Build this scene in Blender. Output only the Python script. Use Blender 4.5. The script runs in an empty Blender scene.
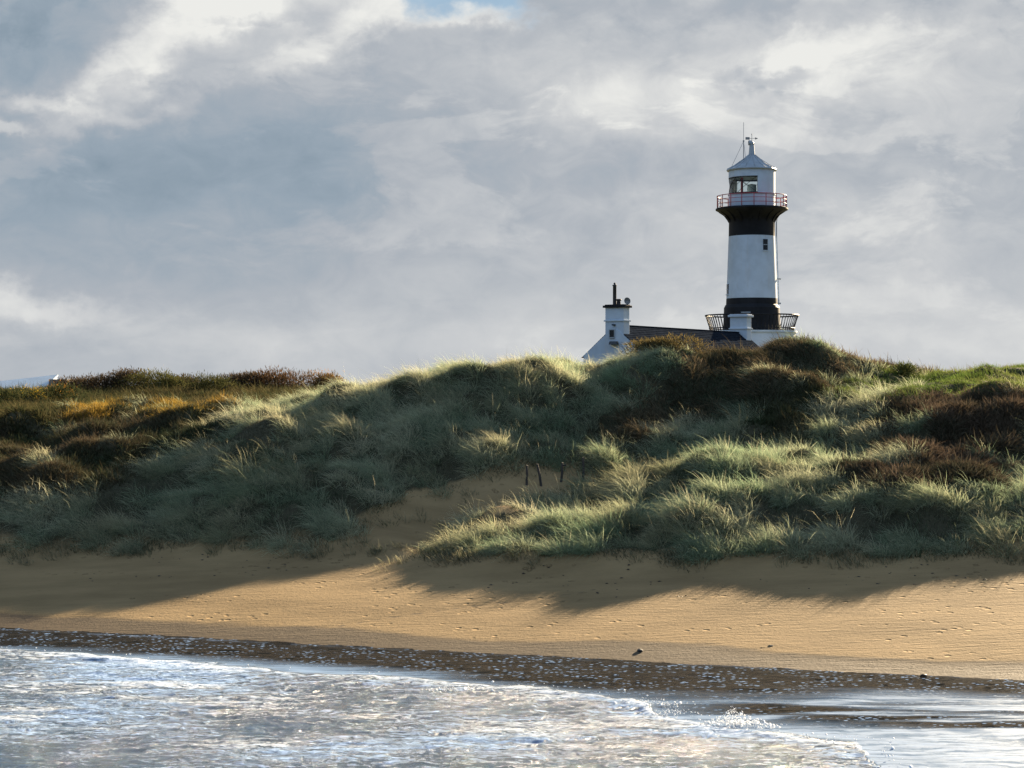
import bpy, bmesh, math, random
import numpy as np
from mathutils import Vector, Matrix

R = math.radians
rng = np.random.default_rng(7)
random.seed(7)
sc = bpy.context.scene
col = sc.collection

# ------------------------------------------------------------------ camera, sky, sun, exposure
F = 1800.0          # focal length in pixels of the 1024 wide frame
CAMH = 7.55         # eye height above the water
HY = 386.0          # pixel row of the horizon
SUN_AZ, SUN_EL = 31.0, 17.8
EXPOSURE = 2.2

cam = bpy.data.cameras.new("camera")
cam.sensor_width = 36.0
cam.lens = 36.0 * F / 1024.0
cam.shift_y = (HY - 384.0) / 1024.0
cam.clip_start, cam.clip_end = 0.5, 9000
camo = bpy.data.objects.new("camera", cam)
camo.location = (0, 0, CAMH)
camo.rotation_euler = (R(90), 0, 0)
col.objects.link(camo)
sc.camera = camo

sun = bpy.data.lights.new("sun", 'SUN')
sun.energy = 5.0
sun.angle = R(0.5)
sun.color = (1.0, 0.80, 0.54)
suno = bpy.data.objects.new("sun", sun)
S = Vector((math.sin(R(SUN_AZ)) * math.cos(R(SUN_EL)), math.cos(R(SUN_AZ)) * math.cos(R(SUN_EL)), math.sin(R(SUN_EL))))
suno.rotation_euler = S.to_track_quat('Z', 'Y').to_euler()
suno.location = (60, 90, 60)
col.objects.link(suno)

sc.view_settings.view_transform = 'Standard'
sc.view_settings.look = 'None'
sc.view_settings.gamma = 1.0
sc.view_settings.exposure = EXPOSURE
sc.view_settings.use_curve_mapping = False


class NT:
    """small helper round a node tree"""
    def __init__(s, tree):
        s.t = tree
        s.n = tree.nodes
        s.l = tree.links

    def node(s, typ, **kw):
        nd = s.n.new(typ)
        for k, v in kw.items():
            setattr(nd, k, v)
        return nd

    def put(s, sock, v):
        if v is None:
            return
        if isinstance(v, bpy.types.NodeSocket):
            s.l.new(v, sock)
        else:
            if hasattr(sock, 'default_value'):
                try:
                    sock.default_value = v
                except Exception:
                    sock.default_value = (*v, 1.0)

    def math(s, op, a, b=None, c=None, clamp=False):
        nd = s.node('ShaderNodeMath', operation=op, use_clamp=clamp)
        s.put(nd.inputs[0], a)
        s.put(nd.inputs[1], b)
        s.put(nd.inputs[2], c)
        return nd.outputs[0]

    def vmath(s, op, a, b=None):
        nd = s.node('ShaderNodeVectorMath', operation=op)
        s.put(nd.inputs[0], a)
        s.put(nd.inputs[1], b)
        return nd.outputs['Value'] if op in ('LENGTH', 'DOT_PRODUCT', 'DISTANCE') else nd.outputs[0]

    def noise(s, vec, scale, detail=4, rough=0.55, dist=0.0, out=0):
        nd = s.node('ShaderNodeTexNoise')
        s.put(nd.inputs['Vector'], vec)
        nd.inputs['Scale'].default_value = scale
        nd.inputs['Detail'].default_value = detail
        nd.inputs['Roughness'].default_value = rough
        nd.inputs['Distortion'].default_value = dist
        return nd.outputs[out]

    def ramp(s, fac, stops, interp='LINEAR'):
        nd = s.node('ShaderNodeValToRGB')
        nd.color_ramp.interpolation = interp
        e = nd.color_ramp.elements
        while len(e) < len(stops):
            e.new(0.5)
        for el, (p, c) in zip(e, stops):
            el.position = p
            el.color = (c, c, c, 1) if not hasattr(c, '__len__') else (*c[:3], 1)
        s.put(nd.inputs[0], fac)
        return nd.outputs[0]

    def maprange(s, v, a, b, c=0.0, d=1.0, smooth=True):
        nd = s.node('ShaderNodeMapRange')
        nd.interpolation_type = 'SMOOTHSTEP' if smooth else 'LINEAR'
        s.put(nd.inputs[0], v)
        for i, x in enumerate((a, b, c, d)):
            s.put(nd.inputs[i + 1], x)
        return nd.outputs[0]

    def mix(s, fac, a, b, blend='MIX'):
        nd = s.node('ShaderNodeMix', data_type='RGBA', blend_type=blend)
        s.put(nd.inputs[0], fac)
        s.put(nd.inputs[6], a)
        s.put(nd.inputs[7], b)
        return nd.outputs[2]

    def comb(s, x, y, z):
        nd = s.node('ShaderNodeCombineXYZ')
        for i, v in enumerate((x, y, z)):
            s.put(nd.inputs[i], v)
        return nd.outputs[0]

    def sep(s, v):
        nd = s.node('ShaderNodeSeparateXYZ')
        s.put(nd.inputs[0], v)
        return nd.outputs

    def scale(s, v, k):
        return s.vmath('MULTIPLY', v, k)


def build_world():
    w = bpy.data.worlds.new("World")
    sc.world = w
    w.use_nodes = True
    t = NT(w.node_tree)
    t.n.clear()
    out = t.node('ShaderNodeOutputWorld')
    bg = t.node('ShaderNodeBackground')
    STR = 0.05
    bg.inputs['Strength'].default_value = STR
    t.l.new(bg.outputs[0], out.inputs[0])
    sky = t.node('ShaderNodeTexSky')
    sky.sky_type = 'NISHITA'
    sky.sun_disc = False
    sky.sun_elevation = R(SUN_EL)
    sky.sun_rotation = R(SUN_AZ)
    sky.altitude = 10
    K = 1.0 / (STR * 2 ** EXPOSURE)      # cloud tones below are given as seen on the photograph
    d = t.node('ShaderNodeTexCoord').outputs['Generated']
    x, y, z = t.sep(d)
    az = t.math('ARCTAN2', x, y)
    el = t.math('ARCSINE', z)
    U0 = t.math('MULTIPLY', az, 1.8)
    V0 = t.math('MULTIPLY', el, 1.8)
    # warp the positions of the cloud masses so that their edges are ragged
    wn = t.noise(t.scale(d, (1, 1, 1.5)), 9, 5, 0.6, 0.0, out=1)
    ws = t.vmath('SUBTRACT', wn, (0.5, 0.5, 0.5))
    wx, wy, wz = t.sep(ws)
    wn2 = t.noise(t.scale(d, (1, 1, 1.3)), 34, 6, 0.62, 0.0, out=1)
    vx, vy, vz = t.sep(t.vmath('SUBTRACT', wn2, (0.5, 0.5, 0.5)))
    U = t.math('MULTIPLY_ADD', vx, 0.07, t.math('MULTIPLY_ADD', wx, 0.13, U0))
    V = t.math('MULTIPLY_ADD', vy, 0.05, t.math('MULTIPLY_ADD', wy, 0.08, V0))

    big = t.noise(t.scale(d, (1, 1, 2.2)), 6, 6, 0.5, 0.4)
    fine = t.noise(t.scale(d, (1, 1, 1.8)), 16, 7, 0.58, 0.5)
    # base tone: pale near the horizon, darker and bluer to the left
    B = t.maprange(V0, 0.0, 0.14, 0.72, 0.61)
    lr = t.maprange(U0, -0.55, 0.35, -0.16, 0.10)
    B = t.math('ADD', B, lr)
    B = t.math('ADD', B, t.math('MULTIPLY_ADD', big, 0.40, -0.20))
    B = t.math('ADD', B, t.math('MULTIPLY_ADD', fine, 0.34, -0.17))
    billow = t.noise(t.scale(d, (1, 1, 1.6)), 30, 8, 0.6, 0.8)
    B = t.math('ADD', B, t.math('MULTIPLY', t.math('MULTIPLY_ADD', billow, 0.40, -0.20), t.maprange(V0, 0.02, 0.2, .35, 1.0)))
    lay = t.maprange(t.noise(t.vmath('ADD', t.scale(d, (1, 1, 2.4)), t.scale(ws, (.05, .05, .05))), 7.5, 9, 0.6, 0.6), 0.50, 0.58)
    B = t.math('ADD', B, t.math('MULTIPLY', t.math('SUBTRACT', lay, .4), t.maprange(V0, 0.02, 0.22, .04, .145)))

    def blob(px, py, rx, ry, amp, rot=0.0, pw=2.0):
        nonlocal B
        du = t.math('SUBTRACT', U, (px - 512) / 1000.0)
        dv = t.math('SUBTRACT', V, (HY - py) / 1000.0)
        c, s_ = math.cos(R(rot)), math.sin(R(rot))
        a = t.math('ADD', t.math('MULTIPLY', du, c * 1000 / rx), t.math('MULTIPLY', dv, s_ * 1000 / rx))
        b = t.math('ADD', t.math('MULTIPLY', du, -s_ * 1000 / ry), t.math('MULTIPLY', dv, c * 1000 / ry))
        r2 = t.math('ADD', t.math('MULTIPLY', a, a), t.math('MULTIPLY', b, b))
        g = t.math('EXPONENT', t.math('MULTIPLY', t.math('POWER', r2, 1.5), -1.0))
        B = t.math('MULTIPLY_ADD', g, amp * (.72 if amp > 0 else .9), B)

    blob(55, 45, 110, 55, -0.30, 10)
    blob(185, 40, 150, 30, 0.62, 38)
    blob(285, -5, 150, 38, 0.45, 5)
    blob(390, 20, 60, 22, 0.55, 15)
    blob(485, 26, 60, 12, 0.55, 5)
    blob(310, 62, 60, 16, 0.38, 22)
    blob(40, 112, 75, 12, 0.42, -6)
    blob(5, 142, 28, 8, 0.55, 0)
    blob(130, 128, 40, 8, 0.26, 8)
    blob(25, 308, 85, 15, 0.42, -12)
    blob(190, 190, 260, 90, -0.09, 0)
    blob(330, 170, 150, 70, -0.14, 0)
    blob(120, 220, 150, 70, -0.10, 0)
    blob(720, 92, 190, 42, 0.26, 4)
    blob(610, 95, 70, 30, 0.18, 0)
    blob(850, 60, 90, 30, 0.16, 0)
    blob(770, 88, 50, 10, -0.34, 0)
    blob(860, 20, 220, 20, -0.20, 0)
    blob(620, 15, 120, 18, -0.12, 0)
    blob(700, 170, 220, 30, -0.10, 0)
    blob(960, 180, 160, 60, -0.06, 0)
    blob(300, 335, 260, 22, 0.12, 0)
    blob(900, 300, 90, 16, 0.10, -6)
    blob(960, 340, 160, 20, 0.10, 0)

    cloud = t.ramp(B, [(0.0, (.22, .295, .365)), (0.25, (.31, .38, .45)), (0.5, (.43, .465, .51)), (0.75, (.60, .615, .63)), (1.0, (.84, .84, .81))])
    # unseen sky behind the camera: cloud and blue invented to set the fill light
    open_ = t.maprange(y, 0.40, -0.15)
    cum = t.noise(t.scale(d, (1, 1, 1.6)), 2.6, 7, 0.55, 0.3)
    cover_b = t.maprange(cum, 0.38, 0.56)
    bright = t.ramp(t.noise(d, 5, 6, 0.55), [(0.3, (.18, .28, .43)), (0.7, (.32, .43, .60))])
    low_ = t.maprange(el, 0.12, 0.42, 1.0, 0.0)
    cover_b = t.math('MAXIMUM', cover_b, low_)
    bright = t.scale(bright, t.comb(*[t.maprange(el, 0.0, 0.55, .26, 2.3)] * 3))  # rear cloud dimmed low down and lifted higher up to steer the fill
    bluepatch = t.math('MULTIPLY', t.maprange(t.math('SUBTRACT', V, (HY - 2) / 1000.0), -0.034, -0.014),
                       t.maprange(t.math('ABSOLUTE', t.math('SUBTRACT', U, (480 - 512) / 1000.0)), 0.045, 0.075, 1.0, 0.0))
    roof_ = t.math('MULTIPLY', t.maprange(el, .22, .5, 1.0, .55), K)  # overhead cloud out of view, dimmed to cut the fill from above
    cloudK = t.scale(t.scale(cloud, t.comb(roof_, roof_, roof_)), t.comb(t.maprange(el, .24, .6, 1.0, .85), 1.0, t.maprange(el, .24, .6, 1.0, 1.18)))
    brightK = t.scale(bright, (K, K, K))
    skyc = sky.outputs[0]
    rear = t.mix(cover_b, skyc, brightK)
    blue = t.scale(t.comb(.34, .50, .66), (K, K, K))
    front = t.mix(t.math('MULTIPLY', bluepatch, 0.9), cloudK, blue)
    t.l.new(t.mix(open_, front, rear), bg.inputs['Color'])


build_world()

# ------------------------------------------------------------------ helpers


def px(u, d):
    return (u - 512.0) * d / F


def pz(py, d):
    return CAMH - (py - HY) * d / F


def tag(o, label=None, cat=None, group=None, kind=None):
    if label:
        o['label'] = label
    if cat:
        o['category'] = cat
    if group:
        o['group'] = group
    if kind:
        o['kind'] = kind
    return o


def link(name, me, mats=None, parent=None):
    o = bpy.data.objects.new(name, me)
    if mats is not None:
        for m in (mats if isinstance(mats, (list, tuple)) else [mats]):
            me.materials.append(m)
    if parent is not None:
        o.parent = parent
    col.objects.link(o)
    return o


def empty(name, loc, label, cat, group=None, rz=0.0):
    o = bpy.data.objects.new(name, None)
    o.empty_display_size = 0.3
    o.location = loc
    o.rotation_euler = (0, 0, rz)
    col.objects.link(o)
    tag(o, label, cat, group)
    return o


def bm_obj(name, bm, mats, parent=None, smooth=False):
    me = bpy.data.meshes.new(name)
    bmesh.ops.recalc_face_normals(bm, faces=bm.faces[:])
    if smooth:
        for f in bm.faces:
            f.smooth = True
    bm.to_mesh(me)
    bm.free()
    return link(name, me, mats, parent)


def add_box(bm, c, s, m=None, bevel=0.0, top=None):
    """box centre c, size s; optional local matrix; top=(kx,ky) scales the top face"""
    r = bmesh.ops.create_cube(bm, size=1.0)
    vs = r['verts']
    for v in vs:
        kx, ky = (top if (top and v.co.z > 0) else (1, 1))
        v.co = Vector((v.co.x * s[0] * kx, v.co.y * s[1] * ky, v.co.z * s[2])) + Vector(c)
        if m is not None:
            v.co = m @ v.co
    if bevel > 0:
        es = list({e for v in vs for e in v.link_edges})
        bmesh.ops.bevel(bm, geom=es, offset=bevel, segments=2, affect='EDGES', profile=0.7)


def add_lathe(bm, prof, n=64, c=(0, 0), a0=0.0, a1=2 * math.pi, caps=False):
    closed = abs(a1 - a0 - 2 * math.pi) < 1e-6
    k = n if closed else n + 1
    rings = []
    for r, z in prof:
        ring = []
        for i in range(k):
            a = a0 + (a1 - a0) * i / n
            ring.append(bm.verts.new((c[0] + r * math.cos(a), c[1] + r * math.sin(a), z)))
        rings.append(ring)
    for p, q in zip(rings, rings[1:]):
        for i in range(k if closed else k - 1):
            j = (i + 1) % k
            bm.faces.new((p[i], p[j], q[j], q[i]))
    if caps and closed:
        bm.faces.new(rings[0][::-1])
        bm.faces.new(rings[-1])


def add_tube(bm, pts, r, n=8, closed=False, r_end=None):
    pts = [Vector(p) for p in pts]
    rings = []
    m = len(pts)
    for i, p in enumerate(pts):
        if closed:
            d = pts[(i + 1) % m] - pts[i - 1]
        else:
            d = pts[min(i + 1, m - 1)] - pts[max(i - 1, 0)]
        d.normalize()
        up = Vector((0, 0, 1)) if abs(d.z) < 0.95 else Vector((1, 0, 0))
        s = d.cross(up).normalized()
        t = s.cross(d)
        rr = r if r_end is None else r + (r_end - r) * i / max(1, m - 1)
        rings.append([bm.verts.new(p + s * rr * math.cos(2 * math.pi * k / n) + t * rr * math.sin(2 * math.pi * k / n)) for k in range(n)])
    for i in range(m if closed else m - 1):
        a, b = rings[i], rings[(i + 1) % m]
        for k in range(n):
            bm.faces.new((a[k], a[(k + 1) % n], b[(k + 1) % n], b[k]))
    if not closed:
        bm.faces.new(rings[0][::-1])
        bm.faces.new(rings[-1])


def np_mesh(name, verts, faces_flat, loop_start, mats, attrs=None, smooth=False, parent=None):
    me = bpy.data.meshes.new(name)
    nv = len(verts)
    me.vertices.add(nv)
    me.vertices.foreach_set('co', np.ascontiguousarray(verts, dtype=np.float32).ravel())
    me.loops.add(len(faces_flat))
    me.loops.foreach_set('vertex_index', np.ascontiguousarray(faces_flat, dtype=np.int32))
    me.polygons.add(len(loop_start))
    me.polygons.foreach_set('loop_start', np.ascontiguousarray(loop_start, dtype=np.int32))
    if smooth:
        me.polygons.foreach_set('use_smooth', np.ones(len(loop_start), dtype=bool))
    me.update(calc_edges=True)
    for k, v in (attrs or {}).items():
        if v.ndim == 2:
            a = me.attributes.new(k, 'FLOAT_COLOR', 'POINT')
            a.data.foreach_set('color', np.ascontiguousarray(np.c_[v, np.ones(nv)], dtype=np.float32).ravel())
        else:
            a = me.attributes.new(k, 'FLOAT', 'POINT')
            a.data.foreach_set('value', np.ascontiguousarray(v, dtype=np.float32))
    return link(name, me, mats, parent)


def grid_mesh(name, X, Y, Z, mats, attrs=None, smooth=True):
    ny, nx = X.shape
    V = np.stack([X, Y, Z], -1).reshape(-1, 3)
    i = np.arange(ny - 1)[:, None] * nx + np.arange(nx - 1)[None]
    f = np.stack([i, i + 1, i + nx + 1, i + nx], -1).reshape(-1, 4)
    at = {k: v.reshape(-1) for k, v in (attrs or {}).items()}
    return np_mesh(name, V, f.ravel(), np.arange(len(f)) * 4, mats, at, smooth)


# 2-D gradient-free value noise in numpy
_T = rng.random((256, 256))


def vnoise(x, y):
    xi = np.floor(x).astype(int)
    yi = np.floor(y).astype(int)
    fx, fy = x - xi, y - yi
    fx = fx * fx * fx * (fx * (6 * fx - 15) + 10)
    fy = fy * fy * fy * (fy * (6 * fy - 15) + 10)
    a = _T[xi & 255, yi & 255]
    b = _T[(xi + 1) & 255, yi & 255]
    c = _T[xi & 255, (yi + 1) & 255]
    d = _T[(xi + 1) & 255, (yi + 1) & 255]
    return (a * (1 - fx) + b * fx) * (1 - fy) + (c * (1 - fx) + d * fx) * fy


def fbm(x, y, octaves=4, gain=0.5):
    s = 0.0
    a = 1.0
    tot = 0.0
    for k in range(octaves):
        s = s + a * vnoise(x * 2 ** k + 17.3 * k, y * 2 ** k + 9.1 * k)
        tot += a
        a *= gain
    return s / tot * 2 - 1


def sstep(x, a, b):
    t = np.clip((x - a) / (b - a), 0, 1)
    return t * t * (3 - 2 * t)


def inpoly(x, y, poly):
    p = np.array(poly, float)
    c = np.zeros(np.shape(x), bool)
    j = len(p) - 1
    for i in range(len(p)):
        xi, yi = p[i]
        xj, yj = p[j]
        hit = ((yi > y) != (yj > y)) & (x < (xj - xi) * (y - yi) / (yj - yi + 1e-12) + xi)
        c ^= hit
        j = i
    return c


# ------------------------------------------------------------------ materials
def principled(name, base=(.5, .5, .5), rough=0.7, metal=0.0, spec=0.5):
    m = bpy.data.materials.new(name)
    m.use_nodes = True
    t = NT(m.node_tree)
    b = t.n['Principled BSDF']
    b.inputs['Base Color'].default_value = (*base, 1)
    b.inputs['Roughness'].default_value = rough
    b.inputs['Metallic'].default_value = metal
    b.inputs['Specular IOR Level'].default_value = spec
    return m, t, b


def worn(name, base, rough=0.6, var=0.18, scale=1.2, stain=(.4, .36, .3), amt=0.25, spec=0.4, streak=True, bump=0.0):
    m, t, b = principled(name, base, rough, 0, spec)
    p = t.node('ShaderNodeTexCoord').outputs['Object']
    n1 = t.noise(p, scale, 6, 0.6)
    n2 = t.noise(t.scale(p, (1, 1, 0.12 if streak else 1)), scale * 3.2, 5, 0.6)
    lo = tuple(c * (1 - var) for c in base)
    hi = tuple(min(1, c * (1 + var * .6)) for c in base)
    c = t.mix(t.maprange(n1, 0.3, 0.7), lo, hi)
    c = t.mix(t.math('MULTIPLY', t.maprange(n2, 0.52, 0.75), amt), c, stain)
    t.l.new(c, b.inputs['Base Color'])
    if bump:
        bp = t.node('ShaderNodeBump')
        bp.inputs['Strength'].default_value = bump
        bp.inputs['Distance'].default_value = 0.05
        t.l.new(n2, bp.inputs['Height'])
        t.l.new(bp.outputs[0], b.inputs['Normal'])
    return m


M = {}
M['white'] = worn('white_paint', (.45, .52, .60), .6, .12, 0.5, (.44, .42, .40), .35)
M['black'] = worn('black_paint', (.011, .012, .015), .6, .4, 0.6, (.022, .021, .022), .4, spec=.15)
M['roofgrey'] = worn('lead_roof', (.30, .34, .38), .4, .15, 0.8, (.22, .25, .28), .5)
M['red'] = worn('red_paint', (.34, .05, .06), .5, .2, 2.0, (.2, .06, .05), .3)
M['slate'] = worn('slate', (.018, .023, .033), .9, .35, 2.5, (.035, .037, .038), .45, spec=0.0, streak=False, bump=.2)
M['dark'] = worn('dark_opening', (.018, .02, .024), .25, .2, 2.0, (.03, .03, .03), .3)
M['pot'] = worn('chimney_pot', (.035, .034, .036), .7, .3, 3.0, (.07, .06, .05), .4)
M['metal'] = worn('weathered_metal', (.22, .23, .24), .45, .2, 2.0, (.12, .1, .09), .4)
M['render'] = worn('rendered_wall', (.62, .61, .58), .75, .12, 1.0, (.40, .37, .32), .5)
M['pink'] = worn('pinkish_render', (.17, .15, .145), .8, .12, 1.0, (.3, .27, .24), .5)
M['paleroof'] = worn('pale_blue_sheet_roof', (.50, .58, .64), .4, .08, 1.0, (.35, .38, .4), .4)
M['timber'] = worn('dark_timber', (.045, .036, .03), .85, .35, 6.0, (.09, .08, .07), .5)
M['rock'] = worn('dark_rock', (.045, .043, .042), .75, .4, 6.0, (.09, .085, .075), .5, streak=False, bump=.5)
M['wrack'] = worn('seaweed_wrack', (.035, .022, .014), .5, .4, 9.0, (.08, .04, .02), .5, streak=False)
M['lens'] = worn('lens_prism', (.45, .5, .48), .15, .1, 4.0, (.3, .35, .3), .3)


def glass_mat():
    m = bpy.data.materials.new('lantern_glass')
    m.use_nodes = True
    t = NT(m.node_tree)
    t.n.clear()
    o = t.node('ShaderNodeOutputMaterial')
    tr = t.node('ShaderNodeBsdfTransparent')
    tr.inputs[0].default_value = (.86, .92, .92, 1)
    gl = t.node('ShaderNodeBsdfGlossy')
    gl.inputs['Roughness'].default_value = .03
    fr = t.node('ShaderNodeFresnel')
    fr.inputs[0].default_value = 1.5
    mx = t.node('ShaderNodeMixShader')
    t.l.new(fr.outputs[0], mx.inputs[0])
    t.l.new(tr.outputs[0], mx.inputs[1])
    t.l.new(gl.outputs[0], mx.inputs[2])
    t.l.new(mx.outputs[0], o.inputs[0])
    return m


M['glass'] = glass_mat()


def blade_mat(name, rough=.6, trans=.35):
    """diffuse + translucent leaf, own colour from the blade's attribute"""
    m = bpy.data.materials.new(name)
    m.use_nodes = True
    t = NT(m.node_tree)
    t.n.clear()
    o = t.node('ShaderNodeOutputMaterial')
    a = t.node('ShaderNodeAttribute', attribute_name='tint')
    d = t.node('ShaderNodeBsdfDiffuse')
    tl = t.node('ShaderNodeBsdfTranslucent')
    mx = t.node('ShaderNodeMixShader')
    mx.inputs[0].default_value = trans
    t.l.new(a.outputs['Color'], d.inputs[0])
    t.l.new(a.outputs['Color'], tl.inputs[0])
    t.l.new(d.outputs[0], mx.inputs[1])
    t.l.new(tl.outputs[0], mx.inputs[2])
    t.l.new(mx.outputs[0], o.inputs[0])
    return m


M['marram'] = blade_mat('marram_blades', trans=.55)
M['heath'] = blade_mat('heath_twigs', trans=.2)
M['leaf'] = blade_mat('bush_leaves', trans=.3)


def sand_mat():
    m, t, b = principled('sand', (.42, .30, .18), .9, 0, .10)
    p = t.node('ShaderNodeNewGeometry').outputs['Position']
    wet = t.node('ShaderNodeAttribute', attribute_name='wet').outputs['Fac']
    soil = t.node('ShaderNodeAttribute', attribute_name='soil').outputs['Fac']
    n1 = t.noise(t.scale(p, (.35, .9, .35)), .6, 6, .6)
    n2 = t.noise(p, 9, 5, .65)
    c = t.mix(t.maprange(n1, .3, .7), (.192, .131, .064), (.270, .186, .092))
    c = t.mix(t.math('MULTIPLY', t.maprange(n2, .55, .8), .35), c, (.16, .122, .078))
    wn = t.math('ADD', wet, t.math('MULTIPLY_ADD', t.noise(t.scale(p, (.35, 1.4, 1)), 1.3, 5, .6), .5, -.25))
    wm = t.maprange(wn, .35, .62)
    c = t.mix(wm, c, (.098, .074, .048))
    dark = t.noise(p, 3, 5, .6)
    c = t.mix(soil, c, t.mix(dark, (.035, .033, .02), (.075, .065, .038)))
    t.l.new(c, b.inputs['Base Color'])
    t.l.new(t.maprange(wn, .55, 1.05, .95, .72), b.inputs['Roughness'])
    # ripples, footprints and trampled patches
    pits = t.node('ShaderNodeTexVoronoi')
    t.put(pits.inputs['Vector'], t.scale(p, (1, 1, 0)))
    pits.inputs['Scale'].default_value = 2.3
    walk = t.maprange(t.noise(t.scale(p, (.35, 1.3, .5)), .55, 4, .6), .51, .58)
    pit = t.math('MULTIPLY', t.maprange(pits.outputs['Distance'], .10, .27, -1.0, 0.0), walk)
    pit = t.math('MULTIPLY', pit, t.maprange(wn, .2, .5, 1.0, 0.0))
    rip = t.noise(t.scale(p, (.6, 3.2, 1)), 2.2, 5, .6)
    h = t.math('ADD', t.math("MULTIPLY", pit, .12), t.math('MULTIPLY', rip, .05))
    h = t.math('ADD', h, t.math('MULTIPLY', n2, .03))
    bp = t.node('ShaderNodeBump')
    bp.inputs['Strength'].default_value = .9
    bp.inputs['Distance'].default_value = 1.0
    t.l.new(h, bp.inputs['Height'])
    t.l.new(bp.outputs[0], b.inputs['Normal'])
    return m


M['sand'] = sand_mat()


def land_mat():
    m, t, b = principled('rough_grassland', (.07, .075, .035), .95, 0, .2)
    p = t.node('ShaderNodeNewGeometry').outputs['Position']
    n = t.noise(p, .05, 6, .6)
    t.l.new(t.ramp(n, [(.3, (.04, .055, .02)), (.5, (.08, .085, .04)), (.7, (.12, .105, .055))]), b.inputs['Base Color'])
    return m


M['land'] = land_mat()


def water_mat():
    m = bpy.data.materials.new('sea_water')
    m.use_nodes = True
    t = NT(m.node_tree)
    b = t.n['Principled BSDF']
    out = t.n['Material Output']
    p = t.node('ShaderNodeNewGeometry').outputs['Position']
    zone = t.node('ShaderNodeAttribute', attribute_name='foam').outputs['Fac']
    weed = t.node('ShaderNodeAttribute', attribute_name='weed').outputs['Fac']
    film = t.node('ShaderNodeAttribute', attribute_name='film').outputs['Fac']
    w = t.noise(p, .8, 4, .6, out=1)
    pw = t.vmath('ADD', p, t.scale(t.vmath('SUBTRACT', w, (.5, .5, .5)), (1.2, .9, 0)))
    s1 = t.noise(t.scale(pw, (.42, 1.9, 1)), 2.3, 8, .68)
    s2 = t.noise(t.scale(pw, (1.0, 2.2, 1)), 5.0, 5, .62)
    big = t.noise(t.scale(p, (.25, .45, 1)), .55, 3, .5)
    s = t.math('ADD', t.math('MULTIPLY', s1, .55), t.math('MULTIPLY', s2, .40))
    s = t.math('ADD', s, t.math('MULTIPLY', big, .22))
    # zone raises the share that is covered in foam
    th = t.maprange(zone, 0, 1, .90, .44, smooth=False)
    d = t.math('SUBTRACT', s, th)
    foam = t.maprange(d, -.05, .08)
    lv = t.node('ShaderNodeTexVoronoi', feature='DISTANCE_TO_EDGE')
    t.put(lv.inputs['Vector'], t.scale(t.vmath('ADD', pw, t.scale(t.noise(p, 3.5, 4, .6, out=1), (.5, .35, 0))), (.55, 1.25, 0)))
    lv.inputs['Scale'].default_value = 1.7
    web = t.math('MULTIPLY', t.maprange(lv.outputs['Distance'], .02, .16, 1, 0), t.math('MULTIPLY', zone, t.maprange(big, .35, .6)))
    foam = t.math('MAXIMUM', foam, t.math('MULTIPLY', web, .45))
    # thin lacy film left on the sheet of backwash
    lace = t.maprange(t.noise(t.scale(pw, (.30, 2.0, 1)), 2.2, 6, .65), .36, .66, .35, .75)
    filmf = t.math('MULTIPLY', film, lace)
    foam = t.math('MAXIMUM', foam, filmf)
    # sun sparkle painted as white dots in the dark strip along the edge
    v = t.node('ShaderNodeTexVoronoi')
    t.put(v.inputs['Vector'], t.scale(p, (1, 1.6, 0)))
    v.inputs['Scale'].default_value = 5.5
    sparkle = t.math('MULTIPLY', t.maprange(v.outputs['Distance'], .16, .36, 1, 0), t.maprange(t.noise(t.scale(p, (.5, 1.8, 1)), 1.3, 5, .65), .45, .55))
    foam = t.math('MAXIMUM', foam, t.math('MULTIPLY', sparkle, t.math('MULTIPLY', weed, 1.0)))
    deep = t.mix(t.noise(p, .9, 4, .6), (.05, .085, .130), (.09, .14, .20))
    murk_refl = t.mix(t.noise(t.scale(pw, (.8, 1.8, 1)), 2.5, 5, .65), (.005, .005, .005), (.016, .014, .011))  # near-black colour painted in for the dark reflection of the dunes
    water_c = t.mix(weed, deep, murk_refl)
    fcol = t.mix(t.maprange(t.math('ADD', s2, d), .45, .85), (.21, .315, .49), (.43, .57, .80))
    fresh = t.node('ShaderNodeAttribute', attribute_name='fresh').outputs['Fac']
    fcol = t.mix(t.math('MULTIPLY', fresh, t.maprange(s2, .35, .6)), fcol, (.66, .71, .77))
    t.l.new(t.mix(foam, water_c, fcol), b.inputs['Base Color'])
    t.l.new(t.maprange(foam, 0, 1, .07, .85), b.inputs['Roughness'])
    t.l.new(t.math('MULTIPLY', t.maprange(foam, 0, 1, .30, .02), t.maprange(weed, 0, 1, 1.0, .10)), b.inputs['Specular IOR Level'])
    b.inputs['IOR'].default_value = 1.333
    h = t.math('ADD', t.math('MULTIPLY', s1, .20), t.math('MULTIPLY', s2, .16))
    h = t.math('ADD', h, t.math('MULTIPLY', t.noise(p, 14, 4, .6), .012))
    h = t.math('ADD', h, t.math('MULTIPLY', foam, .05))
    calm = t.math('MULTIPLY', t.maprange(film, 0, 1, .8, .04), t.maprange(weed, 0, 1, 1.0, .3))
    bp = t.node('ShaderNodeBump')
    bp.inputs['Distance'].default_value = 1.0
    t.l.new(calm, bp.inputs['Strength'])
    t.l.new(h, bp.inputs['Height'])
    t.l.new(bp.outputs[0], b.inputs['Normal'])
    return m


M['water'] = water_mat()

# ------------------------------------------------------------------ the dune terrain
BEACH = 0.12


def shore(x):
    return 50.6 - 0.345 * x


def beach_z(x, y):
    s = np.minimum(y - shore(x), 17)
    z = BEACH * s
    z = np.where(s > 9, BEACH * 9 + (s - 9) * .13, z)
    return z + .05 * fbm(x * .12, y * .3, 3) * sstep(s, 0, 4) + .045 * fbm(x * .16 + 8, y * .22, 3) + .018 * fbm(x * .9, y * .7, 2)


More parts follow.
